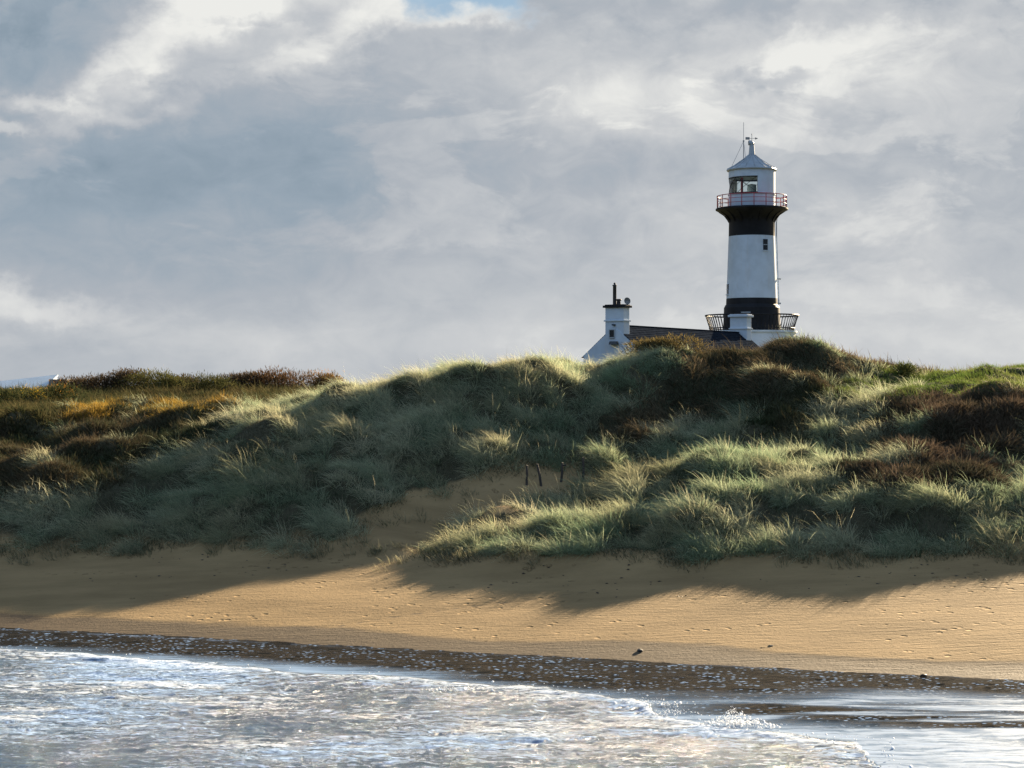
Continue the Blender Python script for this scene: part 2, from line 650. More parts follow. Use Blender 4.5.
# columns: pixel column -> (distance, pixel row) of points up the dune face and over its crest
COLS = {
    -300: [(66.0, 560), (70.0, 503), (75.0, 458), (80.0, 426), (86.0, 408), (95.0, 402), (105.0, 392), (113.0, 384), (130.0, 388)],
    0: [(66.0, 560), (70.0, 503), (75.0, 458), (80.0, 428), (86.0, 410), (95.0, 402), (105.0, 393), (113.0, 385), (130.0, 389)],
    100: [(66.0, 557), (70.0, 500), (76.0, 450), (82.0, 418), (88.0, 401), (98.0, 398), (108.0, 390), (116.0, 382), (130.0, 386)],
    200: [(65.5, 555), (68.7, 508), (72.9, 456), (77.9, 418), (83.0, 401), (97.0, 398), (108.0, 386), (116.0, 380), (130.0, 384)],
    300: [(65.0, 552), (67.8, 512), (72.0, 460), (77.1, 413), (81.3, 393), (95.0, 396), (108.0, 386), (116.0, 380), (130.0, 384)],
    350: [(64.5, 550), (67.8, 508), (71.2, 462), (76.2, 407), (80.9, 380), (92.0, 392), (108.0, 390), (116.0, 386), (130.0, 388)],
    400: [(64.2, 548), (67.8, 514), (71.2, 472), (75.4, 417), (80.0, 378), (86.3, 388), (104.0, 392), (116.0, 388), (130.0, 388)],
    450: [(61.5, 556), (63.8, 549), (66.9, 541), (70.4, 490), (72.9, 462), (76.2, 416), (80.0, 371), (86.3, 380), (130.0, 384)],
    500: [(60.9, 557), (63.5, 545), (66.7, 540), (70.7, 487), (73.2, 460), (76.4, 414), (80.2, 362), (86.3, 370), (130.0, 378)],
    540: [(60.6, 557), (63.9, 539), (67.3, 534), (71.3, 482), (74.6, 452), (77.6, 408), (81.2, 356), (86.4, 362), (130.0, 372)],
    600: [(60.2, 557), (64.8, 528), (69.0, 518), (72.5, 480), (75.8, 450), (79.2, 400), (82.9, 353), (92.0, 357), (130.0, 370)],
    650: [(60.0, 558), (64.8, 517), (67.5, 502), (70.8, 482), (75.0, 452), (79.2, 397), (83.6, 344), (92.0, 348), (130.0, 366)],
    700: [(59.8, 560), (64.1, 505), (67.2, 469), (69.5, 466), (73.4, 462), (79.7, 402), (85.7, 346), (97.0, 346), (130.0, 364)],
    760: [(59.6, 561), (64.1, 507), (68.0, 476), (70.8, 457), (74.2, 447), (80.3, 392), (86.2, 344), (98.2, 344), (130.0, 362)],
    820: [(59.5, 563), (63.5, 514), (69.6, 477), (74.2, 444), (76.9, 422), (84.1, 377), (90.3, 339), (98.2, 342), (130.0, 362)],
    870: [(59.4, 563), (63.5, 512), (69.6, 472), (74.2, 427), (76.9, 407), (82.6, 393), (89.3, 355), (95.2, 366), (130.0, 374)],
    910: [(59.3, 562), (63.5, 508), (69.6, 467), (74.2, 418), (76.9, 398), (81.9, 386), (87.8, 371), (97.0, 374), (130.0, 378)],
    960: [(59.2, 560), (63.5, 507), (69.6, 466), (74.2, 417), (76.9, 396), (82.3, 376), (86.4, 366), (95.0, 370), (130.0, 376)],
    1024: [(59.1, 558), (63.5, 507), (69.6, 466), (74.2, 413), (76.9, 392), (82.3, 372), (86.4, 361), (95.0, 366), (130.0, 376)],
    1090: [(59.0, 556), (63.5, 515), (69.6, 488), (74.2, 450), (76.9, 424), (82.3, 388), (86.4, 370), (95.0, 370), (130.0, 378)],
    1350: [(59.0, 556), (63.5, 515), (69.6, 488), (74.2, 450), (76.9, 424), (82.3, 388), (86.4, 370), (95.0, 370), (130.0, 378)],
}
DG = np.concatenate([np.arange(30, 100, .25), np.arange(100, 130.1, .6)])
UG = np.arange(-1500, 2601, 6.0)


def plateau(x, y):
    return 7.2 + .9 * sstep(x, -30, 20) + .3 * fbm(x * .03, y * .03, 2)


PATH = [(295, 578), (325, 548), (368, 512), (410, 494), (440, 485), (474, 477), (498, 466), (524, 458), (566, 460), (600, 476), (580, 493), (530, 506), (480, 520), (450, 534), (428, 556), (428, 578)]


def build_height():
    us = sorted(COLS)
    zc = []
    toe = []
    for u in us:
        pts = COLS[u]
        d = np.array([p[0] for p in pts], float)
        z = np.array([pz(p[1], p[0]) for p in pts])
        zc.append(np.interp(DG, d, z, left=-99))
        toe.append(d[0])
    zc = np.array(zc)
    us = np.array(us, float)
    # cosine-free linear blend across columns, smoothed afterwards
    Zd = np.empty((len(UG), len(DG)))
    toeU = np.interp(UG, us, toe)
    for j in range(len(DG)):
        ok = zc[:, j] > -50
        Zd[:, j] = np.interp(UG, us[ok], zc[ok, j]) if ok.any() else -99
    X = (UG[:, None] - 512) * DG[None] / F
    Y = np.broadcast_to(DG[None], X.shape)
    B = beach_z(X, Y)
    m = DG[None] > toeU[:, None]
    Z = np.where(m, np.maximum(Zd, B - .3), B)
    # smooth
    def blur(A, k, ax):
        w = np.exp(-.5 * (np.arange(-3 * k, 3 * k + 1) / k) ** 2)
        w /= w.sum()
        P = np.concatenate([np.repeat(np.take(A, [0], ax), 3 * k, ax), A, np.repeat(np.take(A, [-1], ax), 3 * k, ax)], ax)
        return np.apply_along_axis(lambda v: np.convolve(v, w, 'valid'), ax, P)
    Z = blur(blur(Z, 3, 0), 2, 1)
    dune = sstep(DG[None] - toeU[:, None], -.2, 3.0)
    mr = np.random.default_rng(21)
    mound = np.zeros_like(Z)
    for cx, cy, r, h in zip(mr.uniform(-48, 50, 900), mr.uniform(60, 90, 900), mr.uniform(.5, 1.35, 900), mr.uniform(.25, .62, 900)):
        j0, j1 = np.searchsorted(DG, [cy - 2.4 * r, cy + 2.4 * r])
        uc = 512 + cx * F / cy
        ur = 2.6 * r * F / cy
        i0, i1 = np.searchsorted(UG, [uc - ur, uc + ur])
        xx, yy = X[i0:i1, j0:j1], Y[i0:i1, j0:j1]
        k = np.exp(-(((xx - cx) / r) ** 2 + ((yy - cy) / (r * 1.1)) ** 2) ** 1.4 * .8)
        mound[i0:i1, j0:j1] = np.maximum(mound[i0:i1, j0:j1], h * r / .9 * k)
    hum = fbm(X * .28 + 40, Y * .26 + 3, 2) * .62 + fbm(X * .75, Y * .7 + 60, 2) * .30
    far = 1 - .75 * sstep(Y, 84, 100)
    pyf = HY + (CAMH - Z) * F / Y
    uf = 512 + X * F / Y
    pth = blur(blur(inpoly(uf, pyf, PATH).astype(float), 2, 0), 2, 1)
    low = .30 * sstep(Y, 74, 80) * (1 - sstep(uf, 700, 800)) + .42 * sstep(Y, 74, 80) * sstep(uf, 540, 600) * (1 - sstep(uf, 730, 790))
    Z = Z - low * dune
    Z = Z + (hum * far * (1 - .7 * pth) + mound * .78 * (1 - pth) * (1 - .6 * sstep(uf, 840, 900) * sstep(Y, 76, 80)) - .13) * dune - .25 * sstep(Y, 68, 80) * dune
    return X, Y, Z, toeU, dune


TX, TY, TZ, TOE, DUNE = build_height()


def height(x, y):
    u = 512 + np.asarray(x) * F / y
    fi = np.clip((u - UG[0]) / 6.0, 0, len(UG) - 1.001)
    fj = np.interp(y, DG, np.arange(len(DG)))
    fj = np.clip(fj, 0, len(DG) - 1.001)
    i, j = fi.astype(int), fj.astype(int)
    a, b = fi - i, fj - j
    return (TZ[i, j] * (1 - a) * (1 - b) + TZ[i + 1, j] * a * (1 - b) + TZ[i, j + 1] * (1 - a) * b + TZ[i + 1, j + 1] * a * b)


HEATHER_L = [(-80, 505), (-80, 415), (60, 411), (250, 397), (225, 425), (150, 465), (70, 495)]
GORSE_STRIP = [(55, 414), (58, 402), (130, 396), (265, 384), (275, 391), (205, 404), (120, 414)]
KNOLL = [(592, 440), (640, 398), (680, 352), (760, 330), (850, 325), (905, 365), (850, 378), (760, 392), (740, 402), (690, 425), (620, 450)]
DARKBAND = [(745, 445), (738, 402), (770, 390), (845, 382), (850, 395), (815, 425), (770, 445)]
GREEN_R = [(830, 402), (850, 385), (905, 366), (960, 355), (1200, 345), (1200, 394), (1000, 392), (905, 400), (870, 404)]
BRACKEN = [(860, 425), (900, 402), (960, 396), (1250, 392), (1250, 494), (960, 492), (905, 492), (860, 488), (845, 468), (880, 450)]

# one attribute for wetness by the water and one for dark soil under the plants
U2 = 512 + TX * F / TY
PYg = HY + (CAMH - TZ) * F / TY
onpath = inpoly(U2 + 10 * fbm(TX * .6, TY * .6, 3), PYg + 6 * fbm(TX * .6 + 9, TY * .6, 3), PATH)
SOIL = sstep(DUNE + .22 * fbm(TX * .7, TY * .7, 3), .30, .65) * (~onpath)
WET = 1 - sstep(TY - shore(TX) + .9 * fbm(TX * .2, TY * .3, 3), 0.2, 3.2)
# the shallow damp runnel that crosses the beach
rx = np.array([px(u, 1.0) for u in (285, 380, 470, 560, 600)]) * np.array([54.0, 55.3, 56.4, 57.4, 58.2])
rd = np.interp(TX, rx, [54.0, 55.3, 56.4, 57.4, 58.2], left=0, right=0) + .10 * fbm(TX * .8, TX * 0 + 4, 2)
RUN = np.exp(-((TY - rd) / .13) ** 2)
WET = np.maximum(WET, .62 * RUN)
TZ -= .03 * RUN
g = grid_mesh('beach_sand', TX, TY, TZ, M['sand'], {'wet': WET, 'soil': SOIL})
tag(g, kind='structure')

# land behind the dunes, out to the horizon
xs = np.concatenate([np.linspace(-3500, -200, 14), np.linspace(-180, 180, 61), np.linspace(200, 3500, 14)])
ys = np.concatenate([np.linspace(112, 300, 60), np.linspace(320, 6000, 20)])
LX, LY = np.meshgrid(xs, ys)
LZ = plateau(LX, LY) - 6.0 * (1 - sstep(LY, 112, 129)) - 1.2 * sstep(LY, 400, 1500)
tag(grid_mesh('grassland', LX, LY, LZ, M['land']), kind='structure')

# ------------------------------------------------------------------ the sea
FOAM = [(-200, 640), (0, 648), (100, 655), (250, 668), (400, 677), (512, 685), (575, 690), (640, 701), (665, 714), (700, 726), (800, 737), (868, 744), (892, 756), (905, 768), (925, 800), (960, 850)]


def build_sea():
    fx = np.arange(-19, 17, .055)
    xs = np.concatenate([np.linspace(-2500, -60, 12), np.arange(-50, -19, 1.0), fx, np.arange(17, 50, 1.0), np.linspace(60, 2500, 12)])
    ys = np.concatenate([np.linspace(-4000, 0, 14), np.arange(2, 34, .6), np.arange(34.5, 60, .07), np.arange(61, 90, 2)])
    X, Y = np.meshgrid(xs, ys)
    fd = np.array([CAMH * F / (p[1] - HY) for p in FOAM])
    fxx = np.array([(p[0] - 512) for p in FOAM]) * fd / F
    wob = .55 * fbm(X * .45, Y * .2, 3) + .25 * fbm(X * 1.7, Y * 1.1, 2)
    xq = X + .6 * fbm(X * .6 + 7, Y * .6, 3)
    D = np.interp(xq, fxx, fd, left=fd[0], right=-20) + wob
    # the churned water nearer than the foam line
    inside = D - Y
    foam = sstep(inside, -.25, .35)
    thin = .72 + .38 * fbm(X * .12 + 3, Y * .16, 3) + .30 * np.exp(-np.clip(inside, 0, 9) / 1.3)
    foamz = np.clip(foam * np.clip(thin, .42, 1.1), 0, 1)
    sh = Y - shore(X)               # negative in the water
    dry_e = 1.6 * fbm(X * .09, Y * .05 + 5, 3)
    wide = 2.2 * np.exp(-((X - 4) / 4.5) ** 2)
    ws_ = sh + .9 * dry_e + .9 * fbm(X * .18, Y * 1.1 + 60, 4)
    weed = sstep(ws_, -4.9 - wide, -2.7 - .5 * wide) * (1 - foam)  # dark strip: weed stain together with a painted reflection of the dunes
    streak = sstep(fbm(X * .16 + 11, Y * .9, 4), -.15, .12) * sstep(sh, -9.5, -7.0) * (1 - sstep(sh, -6.0, -4.5)) * (1 - foam) * sstep(X, 1, 6)
    streak2 = sstep(fbm(X * .12 + 31, Y * .9, 4), -.2, .15) * np.exp(-((Y - 42.3 + .12 * (X - 9)) / .9) ** 2) * sstep(X, 7, 9.5)
    weed = np.clip(np.maximum(weed, np.maximum(streak, streak2)), 0, 1)
    film = (1 - foam) * (1 - weed)
    film = film * sstep(-sh, .5, 2.5)
    edge = np.exp(-((sh + .25 * dry_e + .12) / .16) ** 2) * .55      # lip of froth at the very edge of the wash
    foamz = foamz * (.25 + .75 * sstep(Y, 8, 31))
    foamz = np.maximum(foamz, np.clip(edge * (.7 + .9 * fbm(X * .5, Y * .2 + 40, 3)), 0, 1))
    fresh = np.exp(-(np.clip(inside, 0, 99) / (.8 + .5 * fbm(X * .5, Y * .4 + 9, 3))) ** 2) * foam
    fresh = np.maximum(fresh, .8 * sstep(fbm(X * .35 + 3, Y * .9 + 2, 4), .18, .4) * foam)
    amp = sstep(inside, -.5, .8) * sstep(-sh, .5, 4)
    Z = amp * (.05 * fbm(X * .22 + 2, Y * .8, 3) + .035 * fbm(X * .8, Y * 2.6, 3) + .028 * fbm(X * 2.4, Y * 4.6, 2))
    Z += amp * .09 * np.exp(-(np.clip(inside, 0, 99) / .9) ** 2) * (.55 + .6 * fbm(X * 1.3, Y * .9, 3))
    Z += (1 - amp) * (.014 * fbm(X * 1.0, Y * 2.6, 4) + .009 * weed * fbm(X * 1.6, Y * 4, 3))
    Z = np.where((np.abs(X) > 60) | (Y < 0), 0, Z)
    o = grid_mesh('sea', X, Y, Z, M['water'], {'foam': foamz, 'weed': weed, 'film': film, 'fresh': fresh})
    tag(o, kind='structure')
    return fxx, fd


FX, FD = build_sea()

# ------------------------------------------------------------------ blades of grass and other ground cover


def blades(base, direc, length, width, droop, wind, colr, cols, segs=3):
    """ribbon blades. base Nx3, direc Nx3 (unit), length N, width N, droop N, colr root Nx3, cols tip Nx3"""
    n = len(base)
    sd = np.cross(direc, np.array([0, 0, 1.0]) + rng.normal(0, .35, (n, 3)))
    # turn blades to random faces about their own axis
    sd /= np.linalg.norm(sd, axis=1, keepdims=True) + 1e-9
    ang = rng.uniform(-1.1, 1.1, n)
    oth = np.cross(direc, sd)
    sd = sd * np.cos(ang)[:, None] + oth * np.sin(ang)[:, None]
    rows = []
    tint = []
    for k in range(segs + 1):
        t = k / segs
        p = base + direc * (length * t)[:, None]
        p = p + np.outer(length * t * t, wind) * droop[:, None] * 1.0
        p[:, 2] -= droop * length * t * t * .55
        w = width * (1 - t) ** .6 * .5
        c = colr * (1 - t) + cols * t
        if k < segs:
            rows += [p - sd * w[:, None], p + sd * w[:, None]]
            tint += [c, c]
        else:
            rows += [p]
            tint += [c]
    nv = 2 * segs + 1
    V = np.stack(rows, 1).reshape(-1, 3)
    T = np.stack(tint, 1).reshape(-1, 3)
    o = (np.arange(n) * nv)[:, None]
    q = []
    for k in range(segs - 1):
        q.append(o + np.array([[2 * k, 2 * k + 1, 2 * k + 3, 2 * k + 2]]))
    quads = np.concatenate(q, 0) if q else np.zeros((0, 4), int)
    tri = o + np.array([[2 * segs - 2, 2 * segs - 1, 2 * segs]])
    return V, T, quads, tri


def blade_object(name, parts, mat):
    V = []
    T = []
    Q = []
    TR = []
    off = 0
    for v, t, q, tr in parts:
        V.append(v)
        T.append(t)
        Q.append(q + off)
        TR.append(tr + off)
        off += len(v)
    V = np.concatenate(V)
    T = np.concatenate(T)
    Q = np.concatenate(Q)
    TR = np.concatenate(TR)
    flat = np.concatenate([Q.ravel(), TR.ravel()])
    ls = np.concatenate([np.arange(len(Q)) * 4, len(Q) * 4 + np.arange(len(TR)) * 3])
    return np_mesh(name, V, flat, ls, mat, {'tint': np.clip(T, 0, 1)})


def tufts(x, y, nb, spread, lean, len_m, len_s, width, droop, wind, roots, tips, jitter=.18, segs=3, sink=.05, tuft_scale=None, tone=None):
    """nb blades per tuft at (x,y); roots/tips Nx3 colours per tuft"""
    n = len(x)
    ts = np.ones(n) if tuft_scale is None else tuft_scale
    idx = np.repeat(np.arange(n), nb)
    m = len(idx)
    a = rng.uniform(0, 2 * np.pi, m)
    r = np.sqrt(rng.random(m)) * spread * ts[idx]
    bx = x[idx] + r * np.cos(a)
    by = y[idx] + r * np.sin(a)
    bz = height(bx, by) - sink
    rel = r / (spread * ts[idx] + 1e-6)
    out = lean * (rel * .8 + .2 * rng.random(m))
    wl = np.array(wind)
    e = .35
    gx = np.clip((height(bx + e, by) - height(bx - e, by)) / (2 * e), -1.3, 1.3)
    gy = np.clip((height(bx, by + e) - height(bx, by - e)) / (2 * e), -1.3, 1.3)
    d = np.stack([out * np.cos(a) + wl[0] * .5 - gx * .32 + rng.normal(0, jitter, m), out * np.sin(a) + wl[1] * .5 - gy * .32 + rng.normal(0, jitter, m), np.ones(m)], 1)
    d /= np.linalg.norm(d, axis=1, keepdims=True)
    L = np.clip(rng.normal(len_m, len_s, m), len_m * .35, len_m * 1.8) * ts[idx] * (1.06 - .35 * rel ** 2)
    W = width * rng.uniform(.6, 1.4, m)
    dr = droop * rng.uniform(.4, 1.5, m)
    v = rng.uniform(.55, 1.45, (m, 1))
    cr = roots[idx] * v
    ct = tips[idx] * v
    return blades(np.stack([bx, by, bz], 1), d, L, W, dr, np.array([wl[0], wl[1], 0.0]), cr, ct, segs)


def scatter(n, u0, u1, d0, d1):
    d = np.sqrt(rng.uniform(d0 ** 2, d1 ** 2, n))
    u = rng.uniform(u0, u1, n)
    x = (u - 512) * d / F
    z = height(x, d)
    py = HY + (CAMH - z) * F / d
    return u, d, x, z, py


def lerp(a, b, t):
    return np.array(a)[None] * (1 - t[:, None]) + np.array(b)[None] * t[:, None]


def classify(u, d, x, py):
    ju = u + 24 * fbm(x * .6, d * .5, 4) + rng.normal(0, 7, len(u))
    jp = py + rng.normal(0, 4, len(u)) + 16 * fbm(x * .5 + 30, d * .5, 3)
    toe = np.interp(u, UG, TOE)
    k = np.full(len(u), 'marram', dtype='<U10')
    k[inpoly(ju, jp, KNOLL) & (d > 72)] = 'knoll'
    k[inpoly(ju, jp, DARKBAND) & (d > 69)] = 'heather'
    k[inpoly(ju, jp, GREEN_R)] = 'turf'
    k[inpoly(ju, jp, BRACKEN) & (d < 80)] = 'bracken'
    k[inpoly(ju, jp, HEATHER_L) & (d < 92)] = 'heather'
    k[inpoly(ju, jp, GORSE_STRIP) & (d < 100)] = 'gorse'
    k[(k == 'gorse') & (fbm(x * .55 + 3, d * .8, 3) < -.10)] = 'heather'
    mixm = np.isin(k, ['bracken', 'heather', 'knoll']) & (fbm(x * .42 + 61, d * .42, 3) > np.where(k == 'knoll', .48, .32))
    k[mixm] = 'marram'
    k[(d > 90) & (u < 345)] = 'scrub'
    k[(d > 90) & (u >= 345)] = 'heath'
    k[(d > 82) & (u < 62)] = 'scrub'
    k[(d < toe + .5 + .9 * fbm(x * .5, d * .5 + 70, 3)) | inpoly(ju, jp, PATH)] = 'none'
    return k


def ground_cover():
    WIND = (-.26, -.16)
    # ---------------- marram
    u, d, x, z, py = scatter(15000, -330, 1330, 59, 96)
    k = classify(u, d, x, py)
    inside = (u > -40) & (u < 1064)
    keep = (k == 'marram') & (rng.random(len(u)) < np.where(inside, 1.0, .5)) & (fbm(x * .9, d * .9 + 5, 2) > -.22)
    x, d, u, py = x[keep], d[keep], u[keep], py[keep]
    print('marram tufts', len(x))
    t = np.clip(.45 + .8 * fbm(x * .35 + 50, d * .35, 3) + rng.normal(0, .30, len(x)), 0, 1)
    g_ = np.clip(.5 + .9 * fbm(x * .22 + 90, d * .22, 3), 0, 1)
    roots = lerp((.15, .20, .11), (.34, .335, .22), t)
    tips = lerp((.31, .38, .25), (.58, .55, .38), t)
    tips = tips * (1 - .40 * g_[:, None] * np.array([1.0, .62, .75])[None])
    br_ = np.clip(1.6 * fbm(x * .5 + 14, d * .5 + 8, 3) - .1, 0, .6)[:, None]
    tips = tips * (1 - br_) + br_ * np.array([.40, .31, .18])[None]
    sc_ = rng.uniform(.55, 1.35, len(x)) * (1 + .25 * fbm(x * .3, d * .3 + 20, 2))
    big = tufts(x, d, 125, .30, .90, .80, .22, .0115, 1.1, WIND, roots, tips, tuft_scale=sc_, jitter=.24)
    # stray long stalks, paler
    few = rng.random(len(x)) < .35
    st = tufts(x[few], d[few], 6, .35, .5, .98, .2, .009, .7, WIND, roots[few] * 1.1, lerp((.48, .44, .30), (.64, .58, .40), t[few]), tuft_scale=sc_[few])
    tag(blade_object('marram_grass', [big, st], M['marram']), 'pale grey green marram grass in windblown tussocks on the dune face', 'grass', kind='stuff')
    # ---------------- everything else is thick low cover
    def cover(cls, name, label, cat, n, dn, df, nb, spread, lean, lm, ls, w, droop, wind, c0, c1, t0, t1, mat, nscale=.5, jit=.3, segs=2, u0=-330, u1=1330):
        u, d, x, z, py = scatter(n, u0, u1, dn, df)
        k = classify(u, d, x, py)
        kp = np.isin(k, cls) & (rng.random(len(u)) < np.where((u > -40) & (u < 1064), 1.0, .45))
        x, d = x[kp], d[kp]
        print(name, len(x))
        t = np.clip(.5 + 1.0 * fbm(x * nscale + 13, d * nscale, 3) + rng.normal(0, .2, len(x)), 0, 1)
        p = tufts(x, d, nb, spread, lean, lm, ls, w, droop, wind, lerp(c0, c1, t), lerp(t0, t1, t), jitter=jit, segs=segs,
                  tuft_scale=rng.uniform(.5, 1.5, len(x)) * (1 + .5 * fbm(x * .6, d * .6 + 33, 2)))
        tag(blade_object(name, [p], mat), label, cat, kind='stuff')
    cover(['knoll', 'heath'], 'heath_grass', 'brown drooping heath grass over the big knoll below the lighthouse', 'grass', 26000, 68, 128, 36, .30, .8, .46, .16, .028, .8, (-.3, -.35),
          (.040, .036, .022), (.10, .075, .048), (.095, .085, .052), (.31, .235, .14), M['heath'], segs=3, u0=300)
    cover(['turf'], 'green_turf', 'short bright green turf behind the right hand dune crest', 'grass', 9000, 62, 96, 46, .35, .8, .26, .10, .018, .6, WIND,
          (.035, .065, .016), (.06, .085, .022), (.075, .13, .026), (.15, .17, .05), M['marram'], u0=780, u1=1330)
    cover(['bracken'], 'dead_bracken', 'dark red brown dead bracken covering the right hand dune', 'bracken', 13000, 60, 82, 42, .34, 1.0, .40, .16, .036, .5, (-.1, -.2),
          (.046, .042, .028), (.085, .062, .043), (.060, .062, .038), (.165, .118, .080), M['heath'], jit=.5, u0=780, u1=1330)
    cover(['heather'], 'heather', 'dark brown heather patches on the left slope and below the knoll', 'heather', 42000, 62, 92, 40, .34, 1.0, .34, .14, .034, .4, (-.1, -.15),
          (.030, .036, .018), (.060, .046, .030), (.048, .062, .028), (.135, .100, .060), M['heath'], jit=.5)
    cover(['gorse'], 'flowering_ground_gorse', 'low orange and yellow ground gorse along the terrace edge at left', 'gorse', 9000, 80, 98, 80, .32, .6, .30, .1, .022, .3, WIND,
          (.05, .055, .02), (.10, .07, .025), (.13, .10, .025), (.34, .21, .04), M['marram'], jit=.45, u0=0, u1=330)
    cover(['scrub'], 'scrub_cover', 'dark green and brown scrub on the terrace behind the left dune', 'scrub', 10000, 80, 128, 46, .45, 1.0, .52, .2, .036, .5, WIND,
          (.030, .035, .016), (.055, .045, .024), (.055, .065, .028), (.14, .11, .05), M['leaf'], jit=.5, u0=-330, u1=360)
    cover(['marram', 'heather', 'knoll'], 'dune_undergrowth', 'low dull green and brown undergrowth between the marram tussocks', 'undergrowth', 30000, 59.5, 92, 34, .42, .6, .24, .08, .018, .4, WIND,
          (.035, .048, .026), (.075, .068, .045), (.085, .115, .064), (.19, .18, .12), M['heath'], jit=.45, u0=-100, u1=1120)
    # loose blades at the foot of the dune and on the path edges
    u, d, x, z, py = scatter(5200, -200, 1200, 58.5, 72)
    toe = np.interp(u, UG, TOE)
    nearpath = inpoly(u, py, [(330, 575), (360, 530), (430, 498), (480, 485), (500, 462), (530, 445), (605, 462), (570, 500), (470, 522), (440, 570)])
    kp = ((np.abs(d - toe - .1 + .8 * fbm(x * .4, d * .1, 3)) < .5) & (fbm(x * .35 + 77, d * .2, 2) > .02)) | (nearpath & (rng.random(len(u)) < .10))
    x, d = x[kp], d[kp]
    t = rng.random(len(x))
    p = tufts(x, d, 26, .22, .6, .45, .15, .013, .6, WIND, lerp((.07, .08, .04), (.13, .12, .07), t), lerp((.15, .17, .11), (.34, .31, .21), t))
    tag(blade_object('pioneer_grass', [p], M['marram']), 'thin young grass tufts spreading onto the sand at the dune foot', 'grass', kind='stuff')


ground_cover()

# ------------------------------------------------------------------ lighthouse
LX0, LY0 = px(751.8, 234.0), 234.0
KPX = 234.0 / F


def zl(py):
    return CAMH + (HY - py) * KPX


def build_lighthouse():
    base_z = 8.4
    root = empty('lighthouse', (LX0, LY0, base_z), 'tall white lighthouse tower with two black bands and red gallery railing on the hill', 'lighthouse')

    def L(py):
        return zl(py) - base_z
    FRONT = -math.pi / 2
    # white podium
    bm = bmesh.new()
    add_lathe(bm, [(0.02, -.4), (5.75, -.4), (5.65, L(333.5)), (5.85, L(333)), (5.85, L(331.2)), (.02, L(331.2))], 72)
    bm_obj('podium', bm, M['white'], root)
    # black base drum with plinth
    bm = bmesh.new()
    add_lathe(bm, [(.05, L(331.2) + .003), (3.72, L(331.2) + .003), (3.60, L(308)), (3.45, L(305.5)), (3.33, L(304.6)), (3.30, L(298.7)), (.05, L(298.7))], 72)
    bm_obj('base_drum', bm, M['black'], root, smooth=False)
    bm = bmesh.new()
    add_lathe(bm, [(3.29, L(298.7) + .002), (2.99, L(236.6))], 96)
    for f in bm.faces:
        f.smooth = True
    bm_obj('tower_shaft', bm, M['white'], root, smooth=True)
    bm = bmesh.new()
    add_lathe(bm, [(2.99, L(236.6) + .002), (2.96, L(221)), (3.03, L(219.6)), (3.25, L(217.2)), (3.65, L(214.6)), (4.2, L(212.2)), (4.52, L(210.9))], 96)
    bm_obj('upper_band', bm, M['black'], root, smooth=True)
    # corbel brackets
    for i in range(16):
        a = 2 * math.pi * (i + .5) / 16
        bm = bmesh.new()
        ra, ta = Vector((math.cos(a), math.sin(a), 0)), Vector((-math.sin(a), math.cos(a), 0))
        w = .11
        prof = [(2.97, L(223)), (3.2, L(220)), (3.62, L(215.6)), (4.25, L(212.4)), (4.25, L(211)), (2.97, L(211))]
        f1 = [bm.verts.new(ra * r + ta * w + Vector((0, 0, z))) for r, z in prof]
        f2 = [bm.verts.new(ra * r - ta * w + Vector((0, 0, z))) for r, z in prof]
        bm.faces.new(f1)
        bm.faces.new(f2[::-1])
        for q in range(len(prof)):
            k = (q + 1) % len(prof)
            bm.faces.new((f1[q], f2[q], f2[k], f1[k]))
        bm_obj('gallery_bracket', bm, M['black'], root)
    bm = bmesh.new()
    add_lathe(bm, [(2.9, L(210.9)), (4.52, L(210.9) + .002), (4.68, L(210.2)), (4.68, L(208.8)), (4.6, L(208.4)), (2.9, L(208.4))], 96)
    bm_obj('gallery_floor', bm, M['black'], root)
    # red gallery railing
    rail = bmesh.new()
    circ = lambda r, z, n=72: [(r * math.cos(2 * math.pi * i / n), r * math.sin(2 * math.pi * i / n), z) for i in range(n)]
    add_tube(rail, circ(4.5, L(196.4)), .055, 6, True)
    ro = bm_obj('gallery_railing', rail, M['red'], root, smooth=True)
    for py in (200.4, 204.6):
        bm = bmesh.new()
        add_tube(bm, circ(4.5, L(py)), .038, 6, True)
        bm_obj('rail', bm, M['red'], ro, smooth=True)
    for i in range(18):
        a = 2 * math.pi * (i + .3) / 18
        bm = bmesh.new()
        c = (4.5 * math.cos(a), 4.5 * math.sin(a))
        add_tube(bm, [(c[0], c[1], L(208.4)), (c[0], c[1], L(196.0))], .058, 6)
        bm_obj('railing_post', bm, M['red'], ro, smooth=True)
    # lantern room: solid white wall for the landward part, glazing for the seaward part
    g0, g1 = FRONT - R(215), FRONT + R(7)          # glazed sector, seaward (left) side
    rw = 3.0
    bm = bmesh.new()
    add_lathe(bm, [(rw, L(208.4) + .002), (rw, L(196)), (rw + .10, L(195.6)), (rw + .10, L(194.9)), (rw - .25, L(194.7)), (rw - .25, L(208.4) + .002)], 80)
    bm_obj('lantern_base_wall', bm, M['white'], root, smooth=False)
    bm = bmesh.new()
    zl0, zl1 = L(194.7), L(178.2)
    add_lathe(bm, [(rw, zl0 + .002), (rw, zl1), (rw - .22, zl1), (rw - .22, zl0 + .002), (rw, zl0 + .002)], 40, a0=g1, a1=g0 + 2 * math.pi)
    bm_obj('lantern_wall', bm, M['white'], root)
    bm = bmesh.new()
    add_lathe(bm, [(rw - .22, zl1 + .002), (rw, zl1 + .002), (rw, L(171.0)), (rw - .22, L(171.0))], 80)
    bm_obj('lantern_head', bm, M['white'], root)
    gl = bmesh.new()
    add_lathe(gl, [(rw - .10, zl0 + .02), (rw - .10, zl1 - .02)], 40, a0=g0 + .01, a1=g1 - .01)
    go = bm_obj('lantern_glazing', gl, M['glass'], root, smooth=True)
    # lattice glazing bars
    nb = 4
